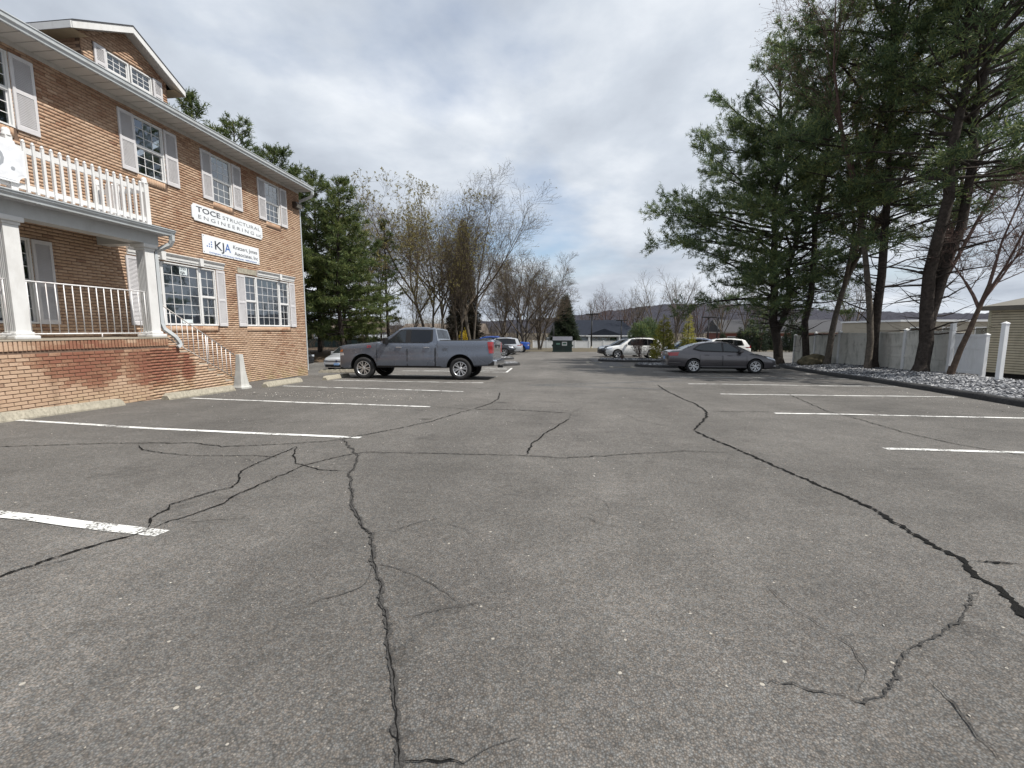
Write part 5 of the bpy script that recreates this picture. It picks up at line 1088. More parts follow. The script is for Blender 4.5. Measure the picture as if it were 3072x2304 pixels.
class Wood:
    def __init__(s): s.a = []; s.b = []; s.r = []; s.q = []
    def path(s, pts, r0, r1):
        n = len(pts) - 1
        for i in range(n):
            s.a.append(pts[i]); s.b.append(pts[i+1]); s.r.append(r0 + (r1 - r0)*i/n); s.q.append(r0 + (r1 - r0)*(i+1)/n)
    def mesh(s, name, thick=.05):
        A, B, r, q = map(np.array, (s.a, s.b, s.r, s.q)); big = r > thick; V = []; F = []; k = 0
        for m, sd in ((big, 8), (~big & (r > .014), 4), (~big & (r <= .014), 3)):
            if m.any():
                ov = (B[m] - A[m]); v, f = seg_mesh(A[m] - ov*.02, B[m] + ov*.03, r[m], q[m], sd); V.append(v); F.append(f + k); k += len(v)
        return np_mesh(name, np.concatenate(V), F, True)
def foliage_material(name, stops, trans=0.42):
    if name in MATS: return MATS[name]
    m = bpy.data.materials.new(name); m.use_nodes = True; nt = m.node_tree; N = nt.nodes.new; L = nt.links.new
    b = nt.nodes['Principled BSDF']; b.inputs['Roughness'].default_value = 0.5; b.inputs['Specular IOR Level'].default_value = 0.3
    g = N('ShaderNodeNewGeometry'); r = N('ShaderNodeValToRGB'); e = r.color_ramp.elements
    e[0].position, e[0].color = stops[0][0], (*stops[0][1], 1); e[1].position, e[1].color = stops[-1][0], (*stops[-1][1], 1)
    for p, c in stops[1:-1]: q = e.new(p); q.color = (*c, 1)
    n = N('ShaderNodeTexNoise'); n.inputs['Scale'].default_value = 0.45; n.inputs['Detail'].default_value = 3; L(g.outputs['Position'], n.inputs['Vector'])
    ma = N('ShaderNodeMath'); ma.operation = 'MULTIPLY_ADD'; L(n.outputs['Fac'], ma.inputs[0]); ma.inputs[1].default_value = 1.1; ma.inputs[2].default_value = -0.55
    ad = N('ShaderNodeMath'); ad.operation = 'ADD'; L(g.outputs['Random Per Island'], ad.inputs[0]); L(ma.outputs[0], ad.inputs[1]); L(ad.outputs[0], r.inputs[0]); L(r.outputs[0], b.inputs['Base Color'])
    t = N('ShaderNodeBsdfTranslucent'); L(r.outputs[0], t.inputs['Color']); mx = N('ShaderNodeMixShader'); mx.inputs[0].default_value = trans; L(b.outputs[0], mx.inputs[1]); L(t.outputs[0], mx.inputs[2]); L(mx.outputs[0], nt.nodes['Material Output'].inputs[0])
    MATS[name] = m; return m
PINE = foliage_material("pine_needles", [(0, (0.055, 0.090, 0.048)), (.45, (0.105, 0.155, 0.072)), (.8, (0.17, 0.215, 0.085)), (1, (0.23, 0.255, 0.095))], .5)
PINEL = foliage_material("pine_needles_sunny", [(0, (0.044, 0.072, 0.026)), (.45, (0.088, 0.125, 0.042)), (.8, (0.14, 0.172, 0.056)), (1, (0.20, 0.215, 0.075))])
SPRUCE = foliage_material("spruce_needles", [(0, (0.018, 0.030, 0.020)), (.5, (0.035, 0.05, 0.03)), (1, (0.06, 0.07, 0.04))])
BROWNSP = foliage_material("brown_spruce", [(0, (0.03, 0.028, 0.020)), (.5, (0.055, 0.048, 0.034)), (1, (0.08, 0.07, 0.05))])
BUD = foliage_material("spring_buds", [(0, (0.13, 0.115, 0.04)), (.5, (0.235, 0.205, 0.07)), (1, (0.34, 0.29, 0.10))], .4)
BUDR = foliage_material("red_buds", [(0, (0.12, 0.06, 0.05)), (.5, (0.18, 0.10, 0.08)), (1, (0.25, 0.16, 0.11))], .3)
YEL = foliage_material("golden_conifer", [(0, (0.12, 0.135, 0.025)), (.5, (0.26, 0.26, 0.045)), (1, (0.46, 0.40, 0.085))], .4)
YELF = foliage_material("forsythia", [(0, (0.4, 0.3, 0.03)), (.5, (0.6, 0.45, 0.05)), (1, (0.7, 0.56, 0.1))], .35)
BARKP = two_tone("pine_bark", (0.022, 0.018, 0.016), (0.085, 0.07, 0.06), 9.0, bump=1.0, dist=.05)
BARKG = two_tone("grey_bark", (0.06, 0.052, 0.043), (0.17, 0.145, 0.12), 7.0, bump=.8, dist=.03)
BARKB = two_tone("brown_bark", (0.045, 0.032, 0.025), (0.125, 0.09, 0.068), 8.0, bump=.8, dist=.03)
TWIG = two_tone("twig_brown", (0.058, 0.046, 0.036), (0.155, 0.125, 0.095), 4.0, bump=.2)
TWIGR = two_tone("twig_red", (0.075, 0.048, 0.042), (0.16, 0.108, 0.092), 4.0, bump=.2)
def needles(C, D, K, ln, wd, seed, up=.25, spread=.9):
    """tufts of thin needles: K slim triangles from each centre, fanning about its direction"""
    rg = np.random.default_rng(seed); n = len(C); C = np.repeat(C, K, 0); D = np.repeat(D, K, 0)
    d = D + rg.normal(0, spread, (n*K, 3)) + np.array([0, 0, up]); d /= np.linalg.norm(d, axis=1)[:, None] + 1e-9
    L_ = ln * rg.uniform(.6, 1.25, n*K)[:, None]; p = C + rg.normal(0, ln*.22, (n*K, 3)); r = rg.normal(0, 1, (n*K, 3)); w = np.cross(d, r); w /= np.linalg.norm(w, axis=1)[:, None] + 1e-9
    w *= wd * rg.uniform(.7, 1.3, n*K)[:, None]
    V = np.stack([p - w, p + w, p + d*L_ + w*.25, p + d*L_ - w*.25], 1).reshape(-1, 3); i = 4*np.arange(n*K)
    return V, np.stack([i, i+1, i+2, i+3], 1)
def bend(p, d, L_, n, rg, wob=.08, lift=0.0):
    pts = [np.array(p, float)]; d = np.array(d, float); d /= np.linalg.norm(d)
    for i in range(n):
        d = d + rg.normal(0, wob, 3) + np.array([0, 0, lift]); d /= np.linalg.norm(d); pts.append(pts[-1] + d*L_/n)
    return pts
def pine(name, x, y, H, h0, rmax, seed, label, group, z0=None, lean=(0, 0), prof=None, fork=None, dens=1.0, mat=PINE, r0=.26, K=9, ln=.20, wd=.016, bark=BARKP, side=None, dead=0, crook=.05, airy=False):
    rg = np.random.default_rng(seed); z0 = gz(x, y) if z0 is None else z0
    e = empty(name, (x, y, z0), 0, label, "tree", group); W = Wood(); C = []; Dn = []
    prof = prof or (lambda t: (1 - t)**.7 * (.55 + .45*np.sin(min(1, t*3.2)*1.57)))
    stems = fork or [(0, (lean[0], lean[1]), H, r0, rmax)]
    for fz, ln_, h, rr, rm in stems:
        nseg = 14; base = np.array([0, 0, -.15]) if fz == 0 else stemz(fz); pts = [base]; off = np.zeros(2)
        for i in range(nseg):
            t = (i+1)/nseg; off = off + rg.normal(0, crook*h/nseg, 2); pts.append(np.array([ln_[0]*h*t**(.75) + off[0], ln_[1]*h*t**.75 + off[1], base[2] + (h - base[2])*t]))
        if fz == 0:
            P_ = np.array(pts); stemz = lambda z, P_=P_: np.array([np.interp(z, P_[:, 2], P_[:, k]) for k in range(3)])
        W.path(pts, rr, .03)
        if fz == 0: W.path([pts[0], pts[0] + (pts[1]-pts[0])*.35], rr*1.45, rr*.97)
        P_ = np.array(pts); at = lambda z, P_=P_: np.array([np.interp(z, P_[:, 2], P_[:, k]) for k in range(3)])
        if dead:
            for k in range(dead):
                zz = rg.uniform(max(1.5, fz + .4), h0 + 1.5); az = rg.uniform(0, 6.283); dl = rg.uniform(1.0, 3.0); dp = bend(at(zz), (math.cos(az), math.sin(az), rg.uniform(-.15, .5)), dl, 5, rg, .16, .02); W.path(dp, .012 + .012*dl, .004)
                for j in range(7):
                    q0 = dp[1 + j % 5] if j % 5 < 5 else dp[-1]; a3 = az + rg.normal(0, .9); W.path(bend(q0, (math.cos(a3), math.sin(a3), rg.uniform(-.2, .5)), dl*rg.uniform(.2, .45), 2, rg, .2, .0), .006, .003)
        z = h0 if fz == 0 else max(h0, fz + 1.0)
        while z < h - .25:
            t = (z - h0)/(h - h0); nb = rg.integers(3, 5) if airy else rg.integers(3, 6)
            for b in range(nb):
                az = rg.uniform(0, 6.283); Lb = rm*prof(t)*rg.uniform(.55, 1.15) + .25
                if side is not None: Lb *= 1 + side[2]*math.cos(az - math.atan2(side[1], side[0]))*(1 - t*.5)
                el = np.interp(t, [0, .25, .6, 1], [.05, .38, .72, 1.2]) + rg.normal(0, .20) if airy else np.interp(t, [0, .3, .7, 1], [-.06, .12, .45, 1.1]) + rg.normal(0, .1)
                d = np.array([math.cos(az)*math.cos(el), math.sin(az)*math.cos(el), math.sin(el)]); p = at(z + rg.uniform(-.2, .2))
                bp = bend(p, d, Lb, 5, rg, .13 if airy else .07, -.02 if airy else .035); W.path(bp, min(.09, .018 + Lb*.011), .008); bp = np.array(bp)
                nt_ = max(4, int(Lb*(5.4 if airy else 4.2)*dens))
                for k in range(nt_):
                    u = 1 - rg.random()**1.5*(.58 if airy else .78); q = np.array([np.interp(u, np.linspace(0, 1, 6), bp[:, j]) for j in range(3)]); sgn = 1 if k % 2 else -1
                    a2 = az + sgn*rg.uniform(.35, 1.15); tl = Lb*(.10 + .26*(1 - u)) + .25; e2 = el*.5 + rg.normal(.12, .42 if airy else .14); d2 = np.array([math.cos(a2)*math.cos(e2), math.sin(a2)*math.cos(e2), math.sin(e2)])
                    q2 = q + d2*tl; W.path([q, q2], .007, .004)
                    nc = max(2, int(tl*5.0*dens)+1)
                    for c in range(nc): s_ = .25 + .75*(c + rg.random())/nc; C.append(q + d2*tl*s_); Dn.append(d2*.8)
                for c in range(3): C.append(bp[-1] - (bp[-1]-bp[-2])*rg.random()*.8); Dn.append((bp[-1]-bp[-2])/(np.linalg.norm(bp[-1]-bp[-2])+1e-6))
            z += rg.uniform(.36, .70) if airy else rg.uniform(.32, .62)
        for c in range(10): C.append(at(h - rg.random()*.8)); Dn.append(np.array([0, 0, .8]))
    obj("trunk", W.mesh("trunk"), bark, e)
    V, F = needles(np.array(C), np.array(Dn), K, ln, wd, seed + 1); o = obj("crown", np_mesh("crown", V, [F]), mat, e); return e
def bare_tree(name, x, y, H, seed, label, group, stems=1, spread=.35, r0=.16, twigs=1.0, bark=BARKG, twig=TWIG, bud=None, budn=0, lean=(0, 0), z0=None, clear=.25, depth=4, budsize=.05, tw=.006, dirbias=None):
    """leafless broadleaf: trunk(s), ascending limbs, forking branches, fine twigs, optional opening buds"""
    rg = np.random.default_rng(seed); z0 = gz(x, y) if z0 is None else z0; e = empty(name, (x, y, z0), 0, label, "tree", group); T = Wood(); B = Wood(); ends = []
    lens = [.44, .56, .26, .12, .055]; cnt = [0, 10, 8, int(5*twigs), 0]; ang = [0, spread, .62, .7, .75]
    def grow(p, d, L_, r, lvl):
        n = (6, 6, 4, 2, 1)[lvl]; pts = bend(p, d, L_, n, rg, (.04, .075, .10, .13, .15)[lvl], (.0, .035, .05, .05, .04)[lvl])
        (T if lvl == 0 else B).path(pts, r, r*(.6, .22, .3, .45, .6)[lvl]); P_ = np.array(pts)
        if lvl >= min(depth, 4): ends.extend(pts[1:]); return
        nk = (int(rg.integers(4, 7)) if lvl == 0 else cnt[lvl]); a0 = rg.uniform(0, 6.283)
        for k in range(nk):
            u = (clear*1.6 + (1 - clear*1.6)*(k + rg.random())/nk if nk > 1 else 1) if lvl == 0 else .18 + .82*(k + rg.random())/nk; u = min(1, max(.1, u))
            q = np.array([np.interp(u, np.linspace(0, 1, n+1), P_[:, j]) for j in range(3)]); i_ = min(n-1, int(u*n)); dd = P_[i_+1] - P_[i_]; dd /= np.linalg.norm(dd)
            az = a0 + k*2.4 + rg.normal(0, .4); pr = np.cross(dd, np.array([math.cos(az), math.sin(az), .2])); pr /= np.linalg.norm(pr) + 1e-9
            th = ang[lvl+1]*rg.uniform(.65, 1.35)
            if lvl == 0 and k == nk - 1: th *= .35
            nd = dd*math.cos(th) + pr*math.sin(th)
            if dirbias is not None: nd = nd + np.array(dirbias)*.22
            nd[2] = max(nd[2], -.05 if lvl > 1 else .25); rr = r*(1 - .72*u if lvl else 1 - .25*u)
            grow(q, nd, H*lens[lvl+1]*rg.uniform(.65, 1.15)*(1 if lvl == 0 else 1.15 - .65*u), max(tw, rr*(.72, .42, .45, .5)[lvl]), lvl+1)
    for s in range(stems):
        az = rg.uniform(0, 6.283) + s*6.283/max(1, stems); k = .0 if stems == 1 else .13; d = np.array([lean[0] + k*math.cos(az), lean[1] + k*math.sin(az), 1.0])
        grow(np.array([.15*math.cos(az)*(stems > 1), .15*math.sin(az)*(stems > 1), -.15]), d, H*lens[0]*rg.uniform(.9, 1.1), r0*rg.uniform(.75, 1.0) if stems > 1 else r0, 0)
    T.path([np.array([0, 0, -.2]), np.array([lean[0]*.3, lean[1]*.3, .35])], r0*1.4, r0*.95)
    obj("trunk", T.mesh("trunk"), bark, e); obj("crown", B.mesh("crown"), twig, e)
    if bud is not None and budn:
        E_ = np.array(ends); i = rg.integers(0, len(E_), budn); V, F = needles(E_[i] + rg.normal(0, .05, (budn, 3)), rg.normal(0, .5, (budn, 3)), 2, budsize, budsize*.35, seed + 9); obj("buds", np_mesh("buds", V, [F]), bud, e)
    return e
# ---- right hand group beside the fence (stone bed)
RG = "trees in the stone bed along the pale fence"
def bz(x, y): return float(bed_z(np.float64(x), np.float64(y))) - .03
fat = lambda t: (1 - t)**.55*(.62 + .38*math.sin(min(1, t*2.2)*1.57))
broad = lambda t: float(np.interp(t, [0, .12, .35, .52, .64, .8, 1], [.72, .92, 1.0, .95, .60, .34, .06]))
pine("pine_tree", 13.9, 30.9, 19.6, 3.6, 6.2, 21, "wide spreading pine with forked trunk at the far end of the stone bed", RG, z0=bz(13.9, 30.9), fork=[(0, (-.035, 0), 19.6, .30, 6.2), (1.9, (.09, -.02), 16.0, .2, 4.8)], crook=.09, prof=broad, side=(-1, -.15, .32), dead=30, airy=True, dens=.72, K=10, ln=.22, wd=.0175)
pine("pine_tree", 14.0, 27.7, 18.4, 5.2, 5.6, 22, "tall dark pine second from the far end of the stone bed", RG, z0=bz(14.0, 27.7), lean=(-.02, 0), crook=.085, prof=fat, dead=30, airy=True, dens=.85, side=(-1, 0, .35), r0=.20, K=10, ln=.22, wd=.0175)
pine("pine_tree", 14.7, 23.2, 20.5, 6.2, 5.4, 23, "tallest pine with straight dark trunk behind the pale curved trunk", RG, z0=bz(14.7, 23.2), lean=(-.03, .02), prof=fat, dead=30, airy=True, dens=.8, r0=.21, side=(-1, .2, .3), K=10, ln=.22, wd=.0175)
pine("pine_tree", 14.3, 19.8, 19.5, 7.4, 4.6, 24, "stout rough barked pine with forked stems nearest the gate", RG, z0=bz(14.3, 19.8), fork=[(0, (-.005, 0), 19.0, .25, 5.2), (1.7, (.11, .02), 20.5, .19, 5.4)], prof=fat, dead=30, airy=True, dens=.76, crook=.09, K=10, ln=.22, wd=.0175)
pine("pine_tree", 18.6, 25.6, 19.0, 7.0, 5.0, 25, "dense pine standing behind the fence at the right edge", RG, lean=(.02, 0), prof=fat, dead=30, airy=True, dens=.76, r0=.2, K=10, ln=.22, wd=.0175)
bare_tree("bare_tree", 14.2, 26.1, 14.0, 31, "grey trunked leafless tree with a scarred hollow at its base", RG, r0=.17, spread=.38, bud=BUD, budn=5200, z0=bz(14.2, 26.1), clear=.45, lean=(.03, 0), twigs=1.1, budsize=.07)
bare_tree("bare_tree", 14.2, 22.8, 19.5, 32, "pale smooth curved trunk with fine leafless twigs high above", RG, r0=.15, spread=.34, bud=BUDR, budn=2600, z0=bz(14.2, 22.8), clear=.5, lean=(.03, 0), twig=TWIGR, twigs=1.35, budsize=.05)
bare_tree("bare_tree", 14.0, 18.0, 8.0, 33, "small leaning reddish leafless tree with a low fork by the gate", RG, r0=.10, spread=.62, z0=bz(14.0, 18.0), clear=.42, lean=(.15, -.03), twig=TWIGR, bark=BARKB, bud=BUDR, budn=500, dirbias=(.5, -.3, 0), depth=4, twigs=2.0)
bare_tree("bare_tree", 21.0, 29.0, 21.0, 34, "tall leafless tree with reddish twigs beyond the fence", RG, r0=.17, spread=.34, twig=TWIGR, bud=BUDR, budn=3000, twigs=1.4)
# ---- left group behind the building
LG = "pines behind the brick building"
fullp = lambda t: (1 - t)**.62*(.72 + .28*math.sin(min(1, t*3)*1.57))
for (px_, py_, H_, h0_, r_, sd_, lb) in [(-26.6, 31.5, 18.6, 4, 5.6, 41, "tallest pine rising behind the middle of the roof"), (-25.0, 33.5, 18.0, 4, 5.6, 42, "pine rising behind the end of the roof, second from the left"),
        (-23.2, 36.0, 16.9, 2.4, 6.0, 43, "broad green pine beside the building corner"), (-21.7, 38.2, 15.2, 2.2, 5.6, 44, "bushy pine with low boughs over the silver hatchback"), (-20.9, 41.5, 12.2, 1.6, 4.6, 45, "shorter pine at the right edge of the pine row"), (-18.0, 35.6, 14.2, 2.3, 4.6, 47, "full pine just right of the brick corner, nearest the silver hatchback")]:
    pine("pine_tree", px_, py_, H_, h0_, r_, sd_, lb, LG, prof=fullp, dens=.85 if px_ < -24 else .98, mat=PINEL, r0=.22, K=7, ln=.27, wd=.026)
pine("pine_tree", -18.1, 45.5, 13.4, 3.5, 3.3, 46, "thin ragged pine standing alone among the bare trees", LG, prof=lambda t: (1-t)**.5*.8*(.35 + .65*abs(math.sin(t*7))), dens=.6, mat=PINEL, r0=.19, K=8, ln=.24, wd=.02)
def cone_tree(name, x, y, H, r, seed, label, group, mat, lnd=.30, n=2600, z0=None, droop=-.25, wd=.03, pw=.9):
    rg = np.random.default_rng(seed); z0 = gz(x, y) if z0 is None else z0; e = empty(name, (x, y, z0), 0, label, "tree", group); W = Wood(); W.path([np.array([0, 0, -.1]), np.array([0, 0, H*.5]), np.array([0, 0, H*.97])], .03 + H*.012, .02); C = []; D = []
    for i in range(n):
        t = 1 - math.sqrt(rg.random()); a = rg.uniform(0, 6.283); lump_ = .82 + .18*math.sin(a*5 + t*23) + rg.normal(0, .05); rr = r*(1 - t)**pw*lump_*rg.random()**.35 + .04; C.append((rr*math.cos(a), rr*math.sin(a), .15 + t*(H - .2) + rg.normal(0, .05))); D.append((math.cos(a), math.sin(a), droop))
    obj("trunk", W.mesh("trunk"), BARKB, e); V, F = needles(np.array(C), np.array(D), 5, lnd, wd, seed + 1, up=.1, spread=.55); obj("crown", np_mesh("crown", V, [F]), mat, e); return e
DG = "leafless trees at the wood edge behind the pickup"
cone_tree("spruce_tree", -13.8, 62, 18.3, 2.9, 51, "narrow dark spruce rising among the leafless trees", DG, BROWNSP, .5, 4200, wd=.05)
cone_tree("spruce_tree", 0.3, 88, 10.6, 3.6, 52, "dark broad spruce beside the blue house", DG, SPRUCE, .55, 4000, droop=.1, wd=.05)
bare_tree("budding_tree", -14.1, 47.5, 17.6, 61, "tall leaning tree hazed with yellow green buds", DG, r0=.19, spread=.66, bud=BUD, budn=16000, lean=(-.12, 0), clear=.34, twigs=1.0, budsize=.11, stems=2, tw=.009)
bare_tree("bare_tree", -10.0, 49.5, 17.6, 62, "big leafless tree with wide fan of limbs behind the pickup bed", DG, r0=.17, spread=.72, stems=3, clear=.28, twigs=1.0, bud=BUD, budn=2600, budsize=.08, dirbias=(.35, 0, .1), tw=.009)
bare_tree("bare_tree", -13.9, 52.5, 18.0, 63, "slender leafless tree between the budding tree and the dark spruce", DG, r0=.17, spread=.58, stems=2, clear=.3, twigs=1.2, tw=.009)
bare_tree("bare_tree", -5.3, 60.0, 13.2, 64, "rounded leafless tree with dense brown twigs left of the lamp post", DG, r0=.18, spread=.72, stems=3, clear=.15, twigs=1.3, tw=.010, bud=BUD, budn=900, budsize=.09)
bare_tree("bare_tree", -3.6, 68.0, 13.0, 65, "last dense leafless tree of the wood edge, right of the lamp post", DG, r0=.18, spread=.72, stems=3, clear=.15, twigs=1.3, tw=.011)
bare_tree("bare_tree", -9.2, 66.0, 13.5, 66, "leafless tree deep in the wood behind the blue cars", DG, r0=.17, spread=.66, stems=2, clear=.2, twigs=1.3, tw=.011)
bare_tree("bare_tree", -25.6, 56.0, 19.0, 67, "pale thin leafless tree showing beyond the pines", DG, r0=.16, spread=.58, stems=2, clear=.25, twigs=1.3, tw=.010)
bare_tree("bare_tree", -21.7, 52.0, 14.5, 68, "thin leafless tree between the pine row and the ragged pine", DG, r0=.13, spread=.3, clear=.3, twigs=1.1, tw=.009)
bare_tree("bare_tree", -15.2, 44.2, 9.0, 69, "young budding tree with yellow green mist beside the ragged pine", DG, r0=.08, spread=.4, bud=BUD, budn=1200, clear=.3, budsize=.09)
bare_tree("bare_tree", -10.9, 46.8, 12.5, 70, "leafless tree with grey limbs above the pickup cab", DG, r0=.14, spread=.34, clear=.3, stems=2, twigs=1.1, bud=BUD, budn=700, budsize=.08)
FG = "leafless trees far beyond the car park"
for i, (u_, d_, h_, lb) in enumerate([(1765, 108, 9.8, "thin leafless tree above the left of the blue house roof"), (1822, 120, 13.5, "pinkish leafless tree behind the blue house ridge"), (1870, 112, 10.0, "slight leafless tree over the right end of the blue house"), (1905, 104, 11.8, "leafless tree right of the far house, left of the round evergreen"), (1968, 98, 13.0, "tall leafless tree standing over the round evergreen"), (2025, 92, 12.2, "forked leafless tree right of the round evergreen"),
        (2092, 96, 10.0, "leafless tree left of the twin lamp posts"), (2170, 94, 11.6, "leafless tree between the twin lamp posts and the pines"), (2235, 88, 11.8, "leafless tree seen under the spreading pine"), (2300, 100, 12.0, "leafless tree half hidden by the forked trunk"), (2375, 96, 10.5, "leafless tree glimpsed past the pine trunks"), (2560, 80, 10.5, "leafless tree behind the far half of the pale fence")]):
    bare_tree("bare_tree", XU(u_, d_), d_, h_ + 2.3, 80 + i, lb, FG, r0=.17, spread=.38, stems=1 + i % 2, clear=.2, twigs=1.25, depth=3, tw=.016, twig=TWIGR if i in (1, 2, 6) else TWIG)
# undergrowth and far wood that read as one mass
def thicket(name, boxes, n, seed, label, mat, h=(2, 5), tw=.02):
    rg = np.random.default_rng(seed); A = []; B = []; r = []; q = []
    w = np.array([abs((b[1]-b[0])*(b[3]-b[2])) for b in boxes], float); w /= w.sum()
    for bi in rg.choice(len(boxes), n, p=w):
        b = boxes[bi]; x, y = rg.uniform(b[0], b[1]), rg.uniform(b[2], b[3]); H = rg.uniform(*h)*b[4]; z = gz(x, y) - .1; p = np.array([x, y, z]); d = np.array([rg.normal(0, .22), rg.normal(0, .22), 1.0]); d /= np.linalg.norm(d)
        m = p + d*H*.5; e_ = m + (d + rg.normal(0, .18, 3))*H*.5; A += [p, m]; B += [m, e_]; r += [tw*H*.4, tw*H*.28]; q += [tw*H*.28, tw*.4]
        for k in range(4):
            u = rg.uniform(.3, 1); s0 = p + (e_ - p)*u; d2 = d + rg.normal(0, .5, 3); s1 = s0 + d2*H*rg.uniform(.15, .35); A.append(s0); B.append(s1); r.append(tw*.7); q.append(tw*.3)
            for j in range(2): s2 = s0 + (s1-s0)*rg.uniform(.4, 1); A.append(s2); B.append(s2 + (d2 + rg.normal(0, .5, 3))*H*.14); r.append(tw*.45); q.append(tw*.25)
    V, F = seg_mesh(A, B, r, q, 3); o = obj(name, np_mesh(name, V, [F]), mat); tag(o, label, "undergrowth", kind='stuff'); return o
thicket("undergrowth", [(-34, -13, 40, 70, .8), (-13, -8.5, 58, 84, .9), (-60, -14, 70, 110, 1.5)], 1300, 91, "brown leafless undergrowth filling the wood on the left", TWIG, (1.5, 4.5), .016)
thicket("distant_wood", [(-70, 140, 150, 230, 1.0), (20, 120, 112, 150, .8), (-60, 10, 115, 150, 1.2)], 1500, 92, "hazy brown belt of far leafless trees along the horizon", two_tone("far_twig", (0.035, 0.032, 0.033), (0.085, 0.075, 0.07), 2.0, bump=.2), (4, 7.5), .03)
# shrubs
SH = "shrubs on the shrub island"
cone_tree("golden_conifer", 7.3, 34.2, 3.3, 1.05, 101, "yellow green conifer bush between the white SUV and the dark sedan", SH, YEL, .2, 900, gz(7.3, 34.2) + .1, .4, .018, .7)
cone_tree("golden_conifer", 10.05, 38.0, 3.6, .75, 102, "yellow green conifer bush rising over the car roofs", SH, YEL, .2, 520, gz(10.05, 38) + .05, .4, .018, .7)
bare_tree("twiggy_shrub", 5.75, 34.2, 1.9, 103, "leafless twiggy shrub in front of the white SUV door", SH, r0=.018, stems=3, spread=.55, clear=.1, depth=3, tw=.006, z0=gz(5.75, 34.2) + .12, bark=TWIGR, twig=TWIGR)
bare_tree("twiggy_shrub", 4.2, 33.9, .55, 104, "tiny reddish shrub near the tip of the shrub island", SH, r0=.008, stems=2, spread=.6, clear=.1, depth=3, tw=.004, z0=gz(4.2, 33.9) + .12, bark=TWIGR, twig=TWIGR)
def round_bush(x, y, r, h, label, mat, seed, n=2600, ln=.35, wd=.03):
    rg = np.random.default_rng(seed); e = empty("evergreen_bush", (x, y, gz(x, y)), 0, label, "bush"); d = rg.normal(0, 1, (n, 3)); d /= np.linalg.norm(d, axis=1)[:, None]; d[:, 2] = np.abs(d[:, 2]); k = (rg.random(n)**.3)[:, None]*(1 + .16*np.sin(d[:, :1]*7 + d[:, 1:2]*5)); C = d*k*np.array([r, r, h]) ; W = Wood()
    for i in range(8): a = i*.785; W.path([np.array([0, 0, -.1]), np.array([.5*r*math.cos(a), .5*r*math.sin(a), .6*h])], .05, .02)
    obj("stem", W.mesh("stem"), BARKB, e); V, F = needles(C, d, 5, ln, wd, seed+1, spread=.6); obj("foliage", np_mesh("foliage", V, [F]), mat, e)
round_bush(13.4, 76, 2.7, 4.6, "dark round evergreen beside the blue house", PINE, 105, 3000, .4, .04)
round_bush(-11.9, 54.0, .8, 2.7, "bright yellow flowering bush behind the pickup rear window", YELF, 106, 700, .14, .03)
for i, (u_, w_, h_, d_) in enumerate([(2222, .8, 3.6, 70), (2252, 1.1, 4.6, 68), (2283, 1.2, 4.3, 68), (2308, .8, 3.6, 72), (2372, 1.1, 4.3, 66), (2395, 1.0, 4.3, 68), (2170, .7, 2.8, 74)]):
    cone_tree("clipped_conifer", XU(u_, d_), d_, h_, w_, 110 + i, ["leftmost low clipped conifer of the far row", "second clipped conifer of the far row", "widest clipped conifer of the far row", "slim clipped conifer above the black boxy car", "clipped conifer between the forked trunk and the next pine", "clipped conifer just left of the boulder", "small clipped conifer by the red brick building"][i] if i < 6 else "small clipped conifer by the red brick building", "clipped conifers of the far row", SPRUCE, .28, 700, None, .5, .03, .55)
# boulder
bm = bmesh.new(); bmesh.ops.create_icosphere(bm, subdivisions=3, radius=1)
for v in bm.verts:
    c_ = v.co; k = 1 + .10*math.sin(c_.x*4 + c_.y*3) + .07*math.sin(c_.z*7 + c_.x*5) + .05*math.sin(c_.y*11); v.co = Vector((c_.x*.75*k, c_.y*.6*k, c_.z*.42*k))
me = bpy.data.meshes.new("boulder"); bm.to_mesh(me); bm.free(); bo = obj("boulder", me, two_tone("boulder_stone", (0.06, 0.055, 0.035), (0.20, 0.17, 0.11), 5.0, bump=.8, dist=.05), None, 60); bo.location = (13.9, 26.9, bz(13.9, 26.9) + .2); tag(bo, "brown mossy boulder lying in the stone bed beside a pine trunk", "boulder")
# ---------------------------------------------------------------- fences, sheds, far buildings, lamps
FENCEW = pm("aged_shaded_vinyl", (0.66, 0.65, 0.60), 0.55, 0.06, 3, dirt=(0.14, 0.15, 0.12), dscale=3.5, damt=0.7)  # dirt tone darkened to put the tree shade into the boards
POSTW = pm("vinyl_post", (0.78, 0.79, 0.80), 0.45, 0.03, 3, dirt=(0.50, 0.51, 0.47), dscale=3, damt=0.35)
def vpost(mb, x, y, z0, z1, w=.065, M=None):
    mb.box((x - w, y - w, z0), (x + w, y + w, z1 - .03)); k = w + .014
    mb.add([(x - k, y - k, z1 - .03), (x + k, y - k, z1 - .03), (x + k, y + k, z1 - .03), (x - k, y + k, z1 - .03), (x, y, z1 + .025), (x - k, y - k, z1 - .05), (x + k, y - k, z1 - .05), (x + k, y + k, z1 - .05), (x - k, y + k, z1 - .05)], [(0,1,4),(1,2,4),(2,3,4),(3,0,4),(5,6,1,0),(6,7,2,1),(7,8,3,2),(8,5,0,3),(8,7,6,5)])
fz = lambda y: bz(15.1, y)
FE = root_at("vinyl_fence", (15.1, 19.5, fz(19.5)), "long dirty and shade-darkened white vinyl fence standing behind the tree trunks", "fence")
FXX = 15.1; ys = [19.5, 21.9, 24.3, 26.7, 29.1, 31.5]
for i, y in enumerate(ys):
    m = MB(); vpost(m, FXX, y, fz(y) - .1, fz(y) + (2.02 if i == 0 else 1.86)); m.build("post", POSTW, FE)
